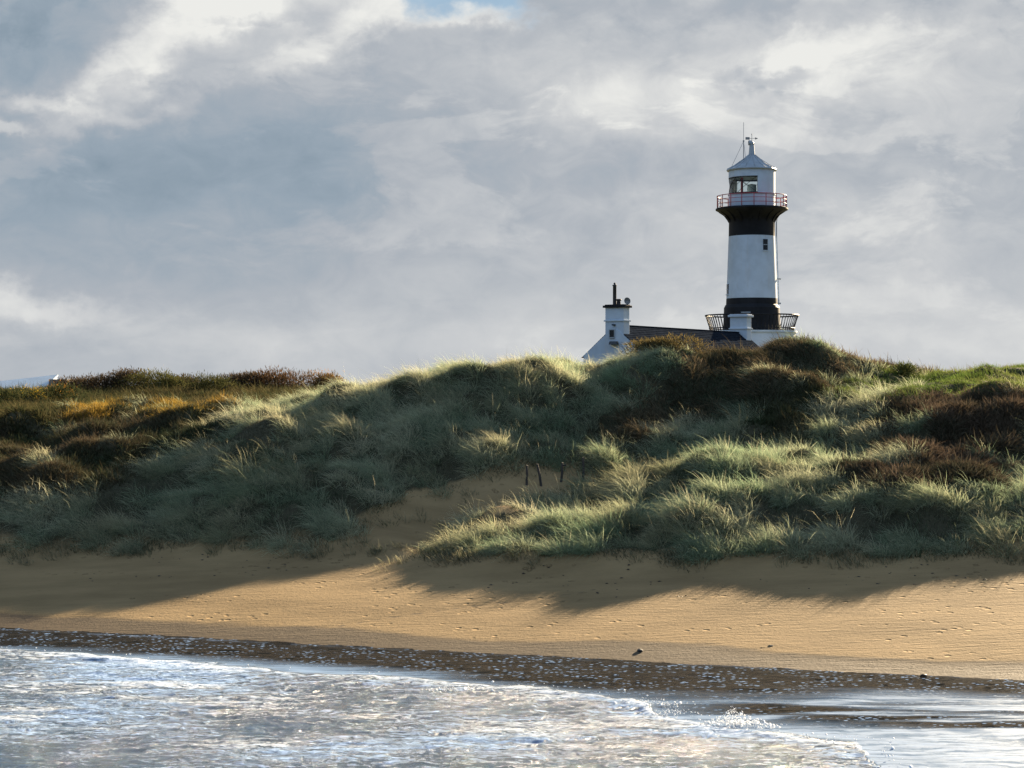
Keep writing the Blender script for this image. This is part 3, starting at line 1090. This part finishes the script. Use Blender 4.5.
    for i in range(nb):
        a, b = g0 + (g1 - g0) * i / nb, g0 + (g1 - g0) * (i + 1) / nb
        for (p, q) in ((a, b), (b, a)):
            bm = bmesh.new()
            pts = []
            for k in range(7):
                t = k / 6
                aa = p + (q - p) * t
                pts.append(((rw - .06) * math.cos(aa), (rw - .06) * math.sin(aa), zl0 + (zl1 - zl0) * t))
            add_tube(bm, pts, .03, 6)
            bm_obj('glazing_bar', bm, M['black'], go)
    for z in (zl0 + .05, zl1 - .05):
        bm = bmesh.new()
        add_tube(bm, [((rw - .05) * math.cos(g0 + (g1 - g0) * k / 30), (rw - .05) * math.sin(g0 + (g1 - g0) * k / 30), z) for k in range(31)], .07, 6)
        bm_obj('glazing_frame', bm, M['black'], go)
    # the optic inside
    bm = bmesh.new()
    add_lathe(bm, [(.05, zl0 - .6), (.3, zl0 - .6), (.3, zl0 + .15), (.55, zl0 + .2), (.62, zl0 + .75), (.55, zl0 + 1.3), (.05, zl0 + 1.4)], 24)
    bm_obj('optic', bm, M['lens'], root)
    bm = bmesh.new()
    add_tube(bm, [(-1.5, -1.7, zl0), (-1.5, -1.7, zl1 - .1)], .16, 8)
    bm_obj('red_filter_frame', bm, M['red'], root)
    # roof
    bm = bmesh.new()
    n = 16
    add_lathe(bm, [(rw - .3, L(171)), (rw + .26, L(171.0)), (rw + .30, L(170.4)), (rw + .24, L(169.4)), (2.3, L(165.6)), (1.1, L(159.2)), (.42, L(154.8)), (.02, L(154.3))], n)
    rf = bm_obj('lantern_roof', bm, M['roofgrey'], root)
    for i in range(n):
        a = 2 * math.pi * i / n
        bm = bmesh.new()
        pr = [(rw + .24, L(169.4)), (2.3, L(165.6)), (1.1, L(159.2)), (.42, L(154.8))]
        add_tube(bm, [(r * math.cos(a), r * math.sin(a), z + .02) for r, z in pr], .045, 5)
        bm_obj('roof_rib', bm, M['roofgrey'], rf)
    # ventilator pipe with cowl mouth to the left
    bm = bmesh.new()
    add_lathe(bm, [(.42, L(155)), (.38, L(152)), (.31, L(144.6))], 20)
    add_tube(bm, [(0, 0, L(144.8)), (-.02, 0, L(143.6)), (-.14, 0, L(142.9)), (-.42, 0, L(142.8))], .33, 14)
    vt = bm_obj('ventilator', bm, M['roofgrey'], root, smooth=True)
    bm = bmesh.new()
    add_lathe(bm, [(.02, 0), (.27, 0), (.27, .03), (.02, .03)], 16)
    bmesh.ops.rotate(bm, verts=bm.verts, cent=(0, 0, 0), matrix=Matrix.Rotation(R(-90), 3, 'Y'))
    bmesh.ops.translate(bm, verts=bm.verts, vec=(-.425, 0, L(142.8)))
    bm_obj('cowl_mouth', bm, M['dark'], vt)
    # wind vane
    bm = bmesh.new()
    add_tube(bm, [(0, 0, L(142.9)), (0, 0, L(133.8))], .035, 6)
    add_tube(bm, [(-.5, 0, L(138.4)), (.62, 0, L(138.4))], .03, 6)
    add_lathe(bm, [(.02, L(134.6)), (.09, L(134.2)), (.02, L(133.7))], 8)
    wv = bm_obj('wind_vane', bm, M['metal'], root)
    bm = bmesh.new()
    add_box(bm, (-.55, 0, L(138.4)), (.55, .03, .34), bevel=.01)
    bm_obj('vane_tail', bm, M['metal'], wv)
    bm = bmesh.new()
    r = bmesh.ops.create_cone(bm, cap_ends=True, segments=8, radius1=.16, radius2=.02, depth=.35)
    bmesh.ops.rotate(bm, verts=bm.verts, cent=(0, 0, 0), matrix=Matrix.Rotation(R(90), 3, 'Y'))
    bmesh.ops.translate(bm, verts=bm.verts, vec=(.62, 0, L(138.4)))
    bm_obj('vane_pointer', bm, M['metal'], wv)
    # whip aerial with stays, left of the ventilator
    ax = (743 - 751.8) * KPX
    bm = bmesh.new()
    add_tube(bm, [(ax, -.6, L(163)), (ax, -.6, L(141.5))], .05, 6)
    add_tube(bm, [(ax, -.6, L(141.5)), (ax, -.6, L(123))], .028, 6)
    add_box(bm, (ax, -.6, L(141.6)), (.2, .12, .16))
    an = bm_obj('aerial_mast', bm, M['metal'], root)
    for e in ((-2.75, -1.3, L(167.4)), (-1.05, -2.6, L(166.5))):
        bm = bmesh.new()
        add_tube(bm, [(ax, -.6, L(141.8)), e], .025, 5)
        bm_obj('stay', bm, M['metal'], an)
    # windows
    def wall_window(name, py0, py1, ang, w, rr):
        z0, z1 = L(py1), L(py0)
        ra, ta = Vector((math.cos(ang), math.sin(ang), 0)), Vector((-math.sin(ang), math.cos(ang), 0))
        m = Matrix((ta, ra, Vector((0, 0, 1)))).transposed().to_4x4()
        bm = bmesh.new()
        add_box(bm, (0, rr, (z0 + z1) / 2), (w, .12, z1 - z0), m)
        o = bm_obj(name, bm, M['dark'], root)
        bm = bmesh.new()
        add_box(bm, (0, rr + .065, (z0 + z1) / 2), (w, .03, .09), m)
        bm_obj('glazing_bar', bm, M['roofgrey'], o)
        bm = bmesh.new()
        add_box(bm, (0, rr + .06, z0 - .06), (w + .16, .2, .1), m)
        bm_obj('sill', bm, M['white'], o)
    rad = 3.04
    wall_window('tower_window', 240.8, 251.6, FRONT + math.asin((762.4 - 751.8) * KPX / rad), .66, rad)
    wall_window('tower_window', 284.5, 294.5, FRONT - R(80), .7, 3.24)
    # pale rain pipe down the right flank and cable clips
    bm = bmesh.new()
    aa = FRONT + R(86)
    add_tube(bm, [(r * math.cos(aa), r * math.sin(aa), L(py)) for r, py in ((4.2, 211.5), (3.35, 216), (3.18, 223), (3.18, 237), (3.45, 298), (3.5, 304))], .08, 6)
    bm_obj('rain_pipe', bm, M['white'], root)
    for py in (279, 303.5):
        bm = bmesh.new()
        r_ = 3.5
        add_box(bm, (r_ * math.cos(aa), r_ * math.sin(aa), L(py)), (.5, .3, .22), bevel=.03)
        bm_obj('floodlight', bm, M['render'], root)
    # terrace railing, leaning outwards, dark balusters
    bm = bmesh.new()
    add_tube(bm, circ(6.0, L(315.6), 80), .10, 6, True)
    tr = bm_obj('terrace_railing', bm, M['black'], root)
    bm = bmesh.new()
    add_tube(bm, circ(5.5, L(328.4), 80), .07, 6, True)
    bm_obj('rail', bm, M['black'], tr)
    for i in range(72):
        a = 2 * math.pi * i / 72
        bm = bmesh.new()
        c, s_ = math.cos(a), math.sin(a)
        add_tube(bm, [(5.4 * c, 5.4 * s_, L(331)), (5.5 * c, 5.5 * s_, L(327)), (5.98 * c, 5.98 * s_, L(315.8))], .045, 5)
        bm_obj('baluster', bm, M['black'], tr)
    # lamp plate over the base
    bm = bmesh.new()
    add_box(bm, (-.9, -3.52, L(313.3)), (1.9, .1, .12))
    bm_obj('ledge_plate', bm, M['roofgrey'], root)


build_lighthouse()

# ------------------------------------------------------------------ keeper's cottage: ridge runs away to the right
def build_cottage():
    p1 = Vector((px(614, 190), 190.0, 0))
    p2 = Vector((px(741, 217), 217.0, 0))
    ax = (p2 - p1)
    Ln = ax.length
    ax.normalize()
    ang = math.atan2(ax.y, ax.x)
    gz = 8.0
    root = empty('keepers_cottage', (p1.x, p1.y, gz), 'long white cottage with dark slate roof and two white chimneys left of the lighthouse', 'cottage', rz=ang)
    # local frame: x along the ridge, y to the left of it
    hw, rz_, ez = 3.7, 13.93 - gz, 10.8 - gz
    bm = bmesh.new()
    a = [(0, -hw, -.5), (0, hw, -.5), (0, hw, ez), (0, 0, rz_ - .12), (0, -hw, ez)]
    f1 = [bm.verts.new(v) for v in a]
    f2 = [bm.verts.new((Ln + .8, v[1], v[2])) for v in a]
    bm.faces.new(f1)
    bm.faces.new(f2[::-1])
    for i in range(5):
        k = (i + 1) % 5
        bm.faces.new((f1[i], f2[i], f2[k], f1[k]))
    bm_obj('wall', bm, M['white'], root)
    # slated roof slopes with courses
    for s in (-1, 1):
        bm = bmesh.new()
        n = 16
        sl = math.hypot(hw + .3, (rz_ - ez) * (hw + .3) / hw)
        vec = Vector((0, s * (hw + .3), -(rz_ - ez) * (hw + .3) / hw)).normalized()
        nrm = Vector((0, s * (rz_ - ez), hw)).normalized()
        for i in range(n):
            t0, t1 = sl * i / n, sl * (i + 1) / n
            p0 = Vector((.12, 0, rz_)) + vec * t0 + nrm * .02
            q0 = Vector((.12, 0, rz_)) + vec * t1 + nrm * .06
            vs = []
            for xx in (.0, Ln + .7):
                vs += [bm.verts.new(p0 + Vector((xx, 0, 0))), bm.verts.new(q0 + Vector((xx, 0, 0))), bm.verts.new(q0 + Vector((xx, 0, 0)) - nrm * .07), bm.verts.new(p0 + Vector((xx, 0, 0)) - nrm * .07)]
            for (i0, i1, i2, i3) in ((0, 1, 5, 4), (1, 2, 6, 5), (2, 3, 7, 6), (3, 0, 4, 7), (0, 3, 2, 1), (4, 5, 6, 7)):
                bm.faces.new((vs[i0], vs[i1], vs[i2], vs[i3]))
        bm_obj('roof_slope', bm, M['slate'], root)
    bm = bmesh.new()
    add_box(bm, (Ln / 2, 0, rz_ + .07), (Ln + .6, .26, .14), bevel=.03)
    bm_obj('ridge_cap', bm, M['slate'], root)
    # chimneys astride the two gables
    for k, (xc, full) in enumerate(((.75, True), (Ln - .1, False))):
        top = (15.93 if full else 15.95) - gz
        cw, ct = 2.2, 1.3
        bm = bmesh.new()
        add_box(bm, (xc, 0, (rz_ - 1.3 + top - .1) / 2), (ct, cw, top - .1 - (rz_ - 1.3)), bevel=.02)
        ch = bm_obj('chimney', bm, M['white'], root)
        bm = bmesh.new()
        add_box(bm, (xc, 0, 14.45 - gz), (ct + .26, cw + .26, .16), bevel=.03)
        bm_obj('string_course', bm, M['white'], ch)
        bm = bmesh.new()
        add_box(bm, (xc, 0, top + .02), (ct + .4, cw + .44, .24), bevel=.04)
        add_box(bm, (xc, 0, top + .19), (ct + .1, cw + .1, .1), bevel=.03)
        bm_obj('chimney_cap', bm, M['black'] if full else M['white'], ch)
        if full:
            bm = bmesh.new()
            add_lathe(bm, [(.20, top + .24), (.19, top + 2.2), (.24, top + 2.24), (.24, top + 2.34), (.1, top + 2.36)], 16, c=(xc, .33))
            add_lathe(bm, [(.06, top + 2.3), (.14, top + 2.5), (.02, top + 2.6)], 10, c=(xc, .33))
            bm_obj('chimney_flue', bm, M['pot'], ch, smooth=True)
            bm = bmesh.new()
            add_lathe(bm, [(.24, top + .24), (.19, top + .62), (.29, top + .66), (.29, top + .82), (.2, top + .84), (.2, top + .5)], 16, c=(xc, -.15))
            bm_obj('chimney_pot', bm, M['pot'], ch, smooth=True)
            # round dish on the corner
            bm = bmesh.new()
            add_lathe(bm, [(.02, .10), (.2, .07), (.36, 0), (.38, .0), (.2, .05), (.02, .08)], 20)
            bmesh.ops.rotate(bm, verts=bm.verts, cent=(0, 0, 0), matrix=Matrix.Rotation(R(78), 3, 'Y') )
            bmesh.ops.translate(bm, verts=bm.verts, vec=(xc + ct / 2 - .3, -cw / 2 + .1, top + .62))
            add_tube(bm, [(xc + ct / 2 - .2, -cw / 2 + .1, top + .1), (xc + ct / 2 - .2, -cw / 2 + .1, top + .62)], .035, 6)
            bm_obj('dish_aerial', bm, M['metal'], ch)
    # gable windows
    bm = bmesh.new()
    zc = pz(333.6, 190) - gz
    add_box(bm, (-.02, .22, zc), (.1, .55, .75))
    w = bm_obj('gable_window', bm, M['dark'], root)
    bm = bmesh.new()
    for s in (-1, 1):
        add_box(bm, (-.05, .22 + s * .31, zc), (.1, .08, .91))
    add_box(bm, (-.05, .22, zc + .415), (.1, .54, .08))
    add_box(bm, (-.07, .22, zc - .43), (.16, .54, .11))
    bm_obj('window_frame', bm, M['roofgrey'], w)
    bm = bmesh.new()
    add_box(bm, (-.25, -.1, pz(343, 190) - gz), (.5, 1.0, .35), bevel=.05, top=(.6, .9))
    bm_obj('porch_hood', bm, M['dark'], root)


build_cottage()


def build_shed():
    d = 150.0
    x0, x1 = px(-90, d), px(46, d)
    gz = 6.2
    root = empty('long_shed', (x1, d, gz), 'low shed with pale blue sheet roof half hidden behind the left dune', 'shed')
    L_ = x1 - x0
    zt, zb = pz(375.6, d) - gz, pz(391, d) - gz
    bm = bmesh.new()
    vs = [bm.verts.new(v) for v in ((0, 0, zt - 1.0), (-L_, 0, zb - 1.0), (-L_, 4, zb), (0, 4, zt), (0, 0, zt - .88), (-L_, 0, zb - .88), (-L_, 4, zb + .12), (0, 4, zt + .12))]
    for f in ((0, 1, 2, 3), (4, 7, 6, 5), (0, 4, 5, 1), (1, 5, 6, 2), (2, 6, 7, 3), (3, 7, 4, 0)):
        bm.faces.new([vs[i] for i in f])
    bm_obj('roof', bm, M['paleroof'], root)
    bm = bmesh.new()
    add_box(bm, (.75, 2.4, (zt - .8) / 2), (1.48, 3.0, zt + .2))
    bm_obj('end_wall', bm, M['pink'], root)
    bm = bmesh.new()
    vs = [bm.verts.new(v) for v in ((-.05, .15, -.5), (-L_ + .1, .15, -.5), (-L_ + .1, 3.85, -.5), (-.05, 3.85, -.5), (-.05, .15, zt - 1.05), (-L_ + .1, .15, zb - 1.05), (-L_ + .1, 3.85, zb - .1), (-.05, 3.85, zt - .1))]
    for f in ((0, 3, 2, 1), (4, 5, 6, 7), (0, 1, 5, 4), (1, 2, 6, 5), (2, 3, 7, 6), (3, 0, 4, 7)):
        bm.faces.new([vs[i] for i in f])
    bm_obj('wall', bm, M['white'], root)


build_shed()

# ------------------------------------------------------------------ bushes
def leaf_cloud(cx, cy, z0, rx, ry, h, n, size, c0, c1, lobes=5, upbias=.5, shell=.55):
    """many small leaf faces through the volume of a few lobes"""
    cs = []
    for k in range(lobes):
        a = rng.uniform(0, 2 * np.pi)
        r = rng.uniform(0, .55)
        cs.append((r * np.cos(a) * rx, r * np.sin(a) * ry, h * rng.uniform(.30, .62), rng.uniform(.45, .72)))
    which = rng.integers(0, lobes, n)
    C = np.array(cs)[which]
    v = rng.normal(0, 1, (n, 3))
    v /= np.linalg.norm(v, axis=1, keepdims=True)
    rad = (shell + (1 - shell) * rng.random(n)) * rng.uniform(.75, 1.15, n)
    P = np.stack([cx + C[:, 0] + v[:, 0] * rad * rx * C[:, 3], cy + C[:, 1] + v[:, 1] * rad * ry * C[:, 3], z0 + np.maximum(C[:, 2] + v[:, 2] * rad * h * C[:, 3], .02)], 1)
    d = v + rng.normal(0, .5, (n, 3))
    d[:, 2] += upbias
    d /= np.linalg.norm(d, axis=1, keepdims=True)
    L_ = size * rng.uniform(.6, 1.7, n)
    t = np.clip(rng.normal(.5, .3, n), 0, 1)
    c = lerp(c0, c1, t)
    return blades(P, d, L_, L_ * .22, np.full(n, .25), np.array([-.3, -.1, 0]), c * .9, c * 1.15, 2)


def bush(name, label, cat, u, d, w, h, n, c0, c1, flower=None, nf=0, size=.16, group=None, zoff=-.1):
    x = px(u, d)
    z = float(height(np.array([x]), np.array([d]))[0]) + zoff
    root = empty(name, (x, d, z), label, cat, group)
    o = blade_object('foliage', [leaf_cloud(0, 0, 0, w / 2, w / 2 * .8, h, n, size, c0, c1)], M['leaf'])
    o.parent = root
    bm = bmesh.new()
    for k in range(6):
        a = random.uniform(0, 6.28)
        e = Vector((math.cos(a) * w * .28, math.sin(a) * w * .22, h * random.uniform(.5, .8)))
        add_tube(bm, [(0, 0, -.15), e * .45 + Vector((0, 0, .1 * h)), e], .04, 5, r_end=.012)
    bm_obj('stem', bm, M['timber'], root)
    if nf:
        f = blade_object('blossom', [leaf_cloud(0, 0, 0.05 * h, w / 2, w / 2 * .8, h * 1.03, nf, .085, flower, tuple(c * 1.25 for c in flower), shell=.92)], M['leaf'])
        f.parent = root
    return root


DG0, DG1 = (.028, .036, .016), (.075, .085, .035)
BR0, BR1 = (.040, .030, .020), (.110, .080, .045)
YEL = (.50, .33, .03)
ORA = (.42, .20, .03)
BUSHES = [
    ('gorse_bush', 'dark green gorse bush flecked yellow at the far left edge of the terrace', 'bush', 14, 103, 3.0, 1.0, 2600, DG0, DG1, YEL, 160),
    ('gorse_bush', 'yellow flowered gorse bush right below the pale blue shed roof', 'bush', 36, 104, 2.4, .95, 2200, DG0, DG1, YEL, 520),
    ('gorse_bush', 'gorse bush with orange yellow blossom down its right side below the shed end wall', 'bush', 62, 103, 2.6, 1.2, 2400, DG0, DG1, ORA, 420),
    ('thorn_bush', 'small ragged brown thorn bush against the shed end wall', 'bush', 80, 118, 2.4, 1.0, 1800, BR0, BR1, None, 0),
    ('thorn_bush', 'bare brown thorn bush at the left end of the skyline hedge', 'bush', 106, 117, 3.4, 1.1, 2600, BR0, BR1, None, 0),
    ('thorn_bush', 'tall brown thorn bush with pale upright twigs in the skyline hedge', 'bush', 131, 117, 3.2, 1.35, 2800, BR0, BR1, None, 0),
    ('gorse_bush', 'rounded olive green bush standing out in the middle of the skyline hedge', 'bush', 158, 116, 3.6, 1.35, 3200, (.045, .052, .018), (.12, .115, .04), YEL, 60),
    ('thorn_bush', 'low brown thorn bush just right of the rounded olive bush', 'bush', 186, 117, 3.2, .95, 2400, BR0, BR1, None, 0),
    ('gorse_bush', 'dark olive bush bulging forward below the skyline hedge', 'bush', 212, 112, 3.2, 1.15, 2800, DG0, (.10, .095, .035), None, 0),
    ('thorn_bush', 'broad brown thorn bush on the right half of the skyline hedge', 'bush', 248, 117, 4.2, 1.15, 3200, BR0, BR1, None, 0),
    ('thorn_bush', 'brown thorn bush with russet tips next to the orange bush', 'bush', 288, 117, 3.8, 1.25, 3000, BR0, (.15, .085, .04), None, 0),
    ('gorse_bush', 'orange tipped gorse bush closing the right end of the skyline hedge', 'bush', 325, 117, 2.8, 1.35, 2600, (.07, .05, .02), (.20, .12, .04), ORA, 380),
    ('gorse_bush', 'brown gold bushy mound in front of the cottage roof beside the chimney', 'bush', 660, 86.0, 4.4, .78, 5200, (.05, .045, .02), (.17, .13, .055), (.30, .21, .06), 160),
    ('gorse_bush', 'small olive bush on the green crest to the right of the lighthouse hill', 'bush', 905, 88, 2.0, .7, 1500, (.04, .055, .018), (.11, .12, .04), None, 0),
]
for b in BUSHES:
    nm, lb, ct, u, d, w, h, n, c0, c1, fl, nf = b
    if d > 110:
        w, h, n = w * 1.45, h * 1.05, int(n * 1.9)
    bush(nm, lb, ct, u, d, w, h, n, c0, c1, fl, nf, size=.15 if nm == 'gorse_bush' else .17)

# ------------------------------------------------------------------ small things on the sand
POSTS = [(526.5, 485, .78, 2, 'leftmost dark stake upright at the head of the sandy path'),
         (541, 486, .88, -9, 'tallest dark stake leaning at the head of the sandy path'),
         (561, 482, .78, 5, 'short dark stake with a stub of crossbar among grass beside the path'),
         (583, 480, .9, 1, 'rightmost dark stake upright against grey marram by the path')]
def up_slope(u, py):
    ds = np.arange(66, 80, .02)
    zz = height((u - 512) * ds / F, ds)
    p = HY + (CAMH - zz) * F / ds
    return float(ds[np.argmin(np.abs(p - py))])


for i, (u, prow, h, tilt, lb) in enumerate(POSTS):
    d = up_slope(u, prow)
    x = px(u, d)
    z = float(height(np.array([x]), np.array([d]))[0])
    bm = bmesh.new()
    add_tube(bm, [(0, 0, -.3), (.01, 0, h * .5), (-.01, .01, h * .93), (0, 0, h)], .052, 8, r_end=.04)
    if i == 2:
        add_tube(bm, [(0, -.02, h * .86), (.16, -.03, h * .9)], .04, 6)
    o = bm_obj('fence_stake', bm, M['timber'])
    o.location = (x, d, z)
    o.rotation_euler = (0, R(tilt), 0)
    tag(o, lb, 'stake', 'old stakes at the head of the sandy path')


def rock(name, u, d, s, label, cat, mat, flat=.5, group=None, seed=0):
    x = px(u, d)
    z = float(height(np.array([x]), np.array([d]))[0])
    bm = bmesh.new()
    bmesh.ops.create_icosphere(bm, subdivisions=3, radius=1)
    rr = random.Random(seed)
    ofs = [Vector((rr.uniform(-1, 1), rr.uniform(-1, 1), rr.uniform(-1, 1))).normalized() for _ in range(9)]
    for v in bm.verts:
        c = v.co.copy()
        k = 1.0
        for o_ in ofs:
            k -= .28 * max(0, c.dot(o_) - .55)
        v.co = Vector((c.x * s * k * 1.25, c.y * s * k, c.z * s * k * flat))
    o = bm_obj(name, bm, mat)
    o.location = (x, d, z + s * flat * .35)
    o.rotation_euler = (0, 0, rr.uniform(0, 6))
    tag(o, label, cat, group)


def depth_at(u, py):
    ds = np.arange(44, 75, .02)
    xs_ = (u - 512) * ds / F
    p = HY + (CAMH - height(xs_, ds)) * F / ds
    return float(ds[np.argmin(np.abs(p - py) + (ds > 66) * 5)])


rock('beach_rock', 640, depth_at(640, 651.5), .10, 'dark rock alone on wet sand near the water edge at centre', 'rock', M['rock'], .6, seed=1)
rock('beach_rock', 924, depth_at(924, 676), .09, 'reddish brown lump in the wash at the right hand water edge', 'rock', M['wrack'], .5, seed=2)
rock('beach_rock', 771, depth_at(771, 646), .07, 'small flat dark stone on bare sand right of the lone dark rock', 'rock', M['rock'], .35, seed=3)

# strand-line debris: uncountable bits of weed and stone along the foot of the dune and on the sand
def debris():
    n = 300
    u = rng.uniform(-150, 1180, n)
    toe = np.interp(u, UG, TOE)
    d = toe - np.abs(rng.normal(0, 1.6, n)) + .3
    m2 = rng.random(n) < .28
    d = np.where(m2, toe - 2.6 - .8 * np.sin(u * .012) + rng.normal(0, .25, n), d)
    x = (u - 512) * d / F
    ok = (fbm(x * .5 + 5, d * .3, 3) > -.05)
    x, d = x[ok], d[ok]
    z = height(x, d)
    k = len(x)
    base = np.array([(1, 0, 0), (0, 1, 0), (-1, 0, 0), (0, -1, 0), (0, 0, 1), (0, 0, -1)], float)
    tri = np.array([(0, 1, 4), (1, 2, 4), (2, 3, 4), (3, 0, 4), (1, 0, 5), (2, 1, 5), (3, 2, 5), (0, 3, 5)])
    s = np.minimum(rng.gamma(1.6, .014, k) + .010, .05)
    V = base[None] * rng.uniform(.6, 1.3, (k, 6, 1)) * s[:, None, None] * np.array([1.7, 1.2, .55])
    a = rng.uniform(0, 6.28, k)
    ca, sa = np.cos(a)[:, None], np.sin(a)[:, None]
    V = np.stack([V[..., 0] * ca - V[..., 1] * sa, V[..., 0] * sa + V[..., 1] * ca, V[..., 2]], -1)
    V += np.stack([x, d, z + s * .15], -1)[:, None]
    Fc = (tri[None] + (np.arange(k) * 6)[:, None, None]).reshape(-1, 3)
    tag(np_mesh('strand_debris', V.reshape(-1, 3), Fc.ravel(), np.arange(len(Fc)) * 3, M['wrack']), 'scattered dark bits of weed and stone on the sand below the dune', 'debris', kind='stuff')


debris()


def spray():
    """froth thrown up along the breaking foam front: many small drops and clots"""
    P = []
    Sz = []
    for (u, py, n, sp, hh) in ((735, 726, 300, .30, .28), (757, 729, 60, .3, .16), (655, 706, 60, .35, .12), (672, 716, 60, .35, .12), (850, 741, 16, .4, .08), (455, 692, 60, .3, .14)):
        d = CAMH * F / (py - HY)
        n = n * 2
        x = px(u, d)
        xx = x + rng.normal(0, sp, n)
        yy = d + rng.normal(0, sp * .5, n)
        env = np.exp(-((xx - x) / sp) ** 2)
        zz = rng.random(n) ** 1.7 * hh * (.3 + env) + .04
        P.append(np.stack([xx, yy, zz], 1))
        Sz.append(rng.gamma(1.6, .005, n) * (1.3 - zz / (hh * 1.4)) + .004)
    # continuous crumbling lip along the whole front
    n = 160
    k = rng.uniform(0, len(FX) - 1.01, n)
    i = k.astype(int)
    fr = k - i
    xx = FX[i] * (1 - fr) + FX[i + 1] * fr + rng.normal(0, .25, n)
    yy = FD[i] * (1 - fr) + FD[i + 1] * fr + rng.normal(0, .3, n)
    P.append(np.stack([xx, yy, .01 + rng.random(n) * .08], 1))
    Sz.append(rng.gamma(1.6, .005, n) + .004)
    P = np.concatenate(P)
    s = np.concatenate(Sz)
    k = len(P)
    base = np.array([(1, 0, 0), (0, 1, 0), (-1, 0, 0), (0, -1, 0), (0, 0, 1), (0, 0, -1)], float)
    tri = np.array([(0, 1, 4), (1, 2, 4), (2, 3, 4), (3, 0, 4), (1, 0, 5), (2, 1, 5), (3, 2, 5), (0, 3, 5)])
    V = base[None] * rng.uniform(.7, 1.3, (k, 6, 1)) * s[:, None, None] * np.array([1.3, 1.1, 1.0])
    V = V + P[:, None]
    Fc = (tri[None] + (np.arange(k) * 6)[:, None, None]).reshape(-1, 3)
    tag(np_mesh('foam_spray', V.reshape(-1, 3), Fc.ravel(), np.arange(len(Fc)) * 3, M['foam'], smooth=True), 'white froth thrown up along the front of the foam', 'foam', kind='stuff')


M['foam'] = principled('froth', (.86, .87, .88), .6)[0]
spray()
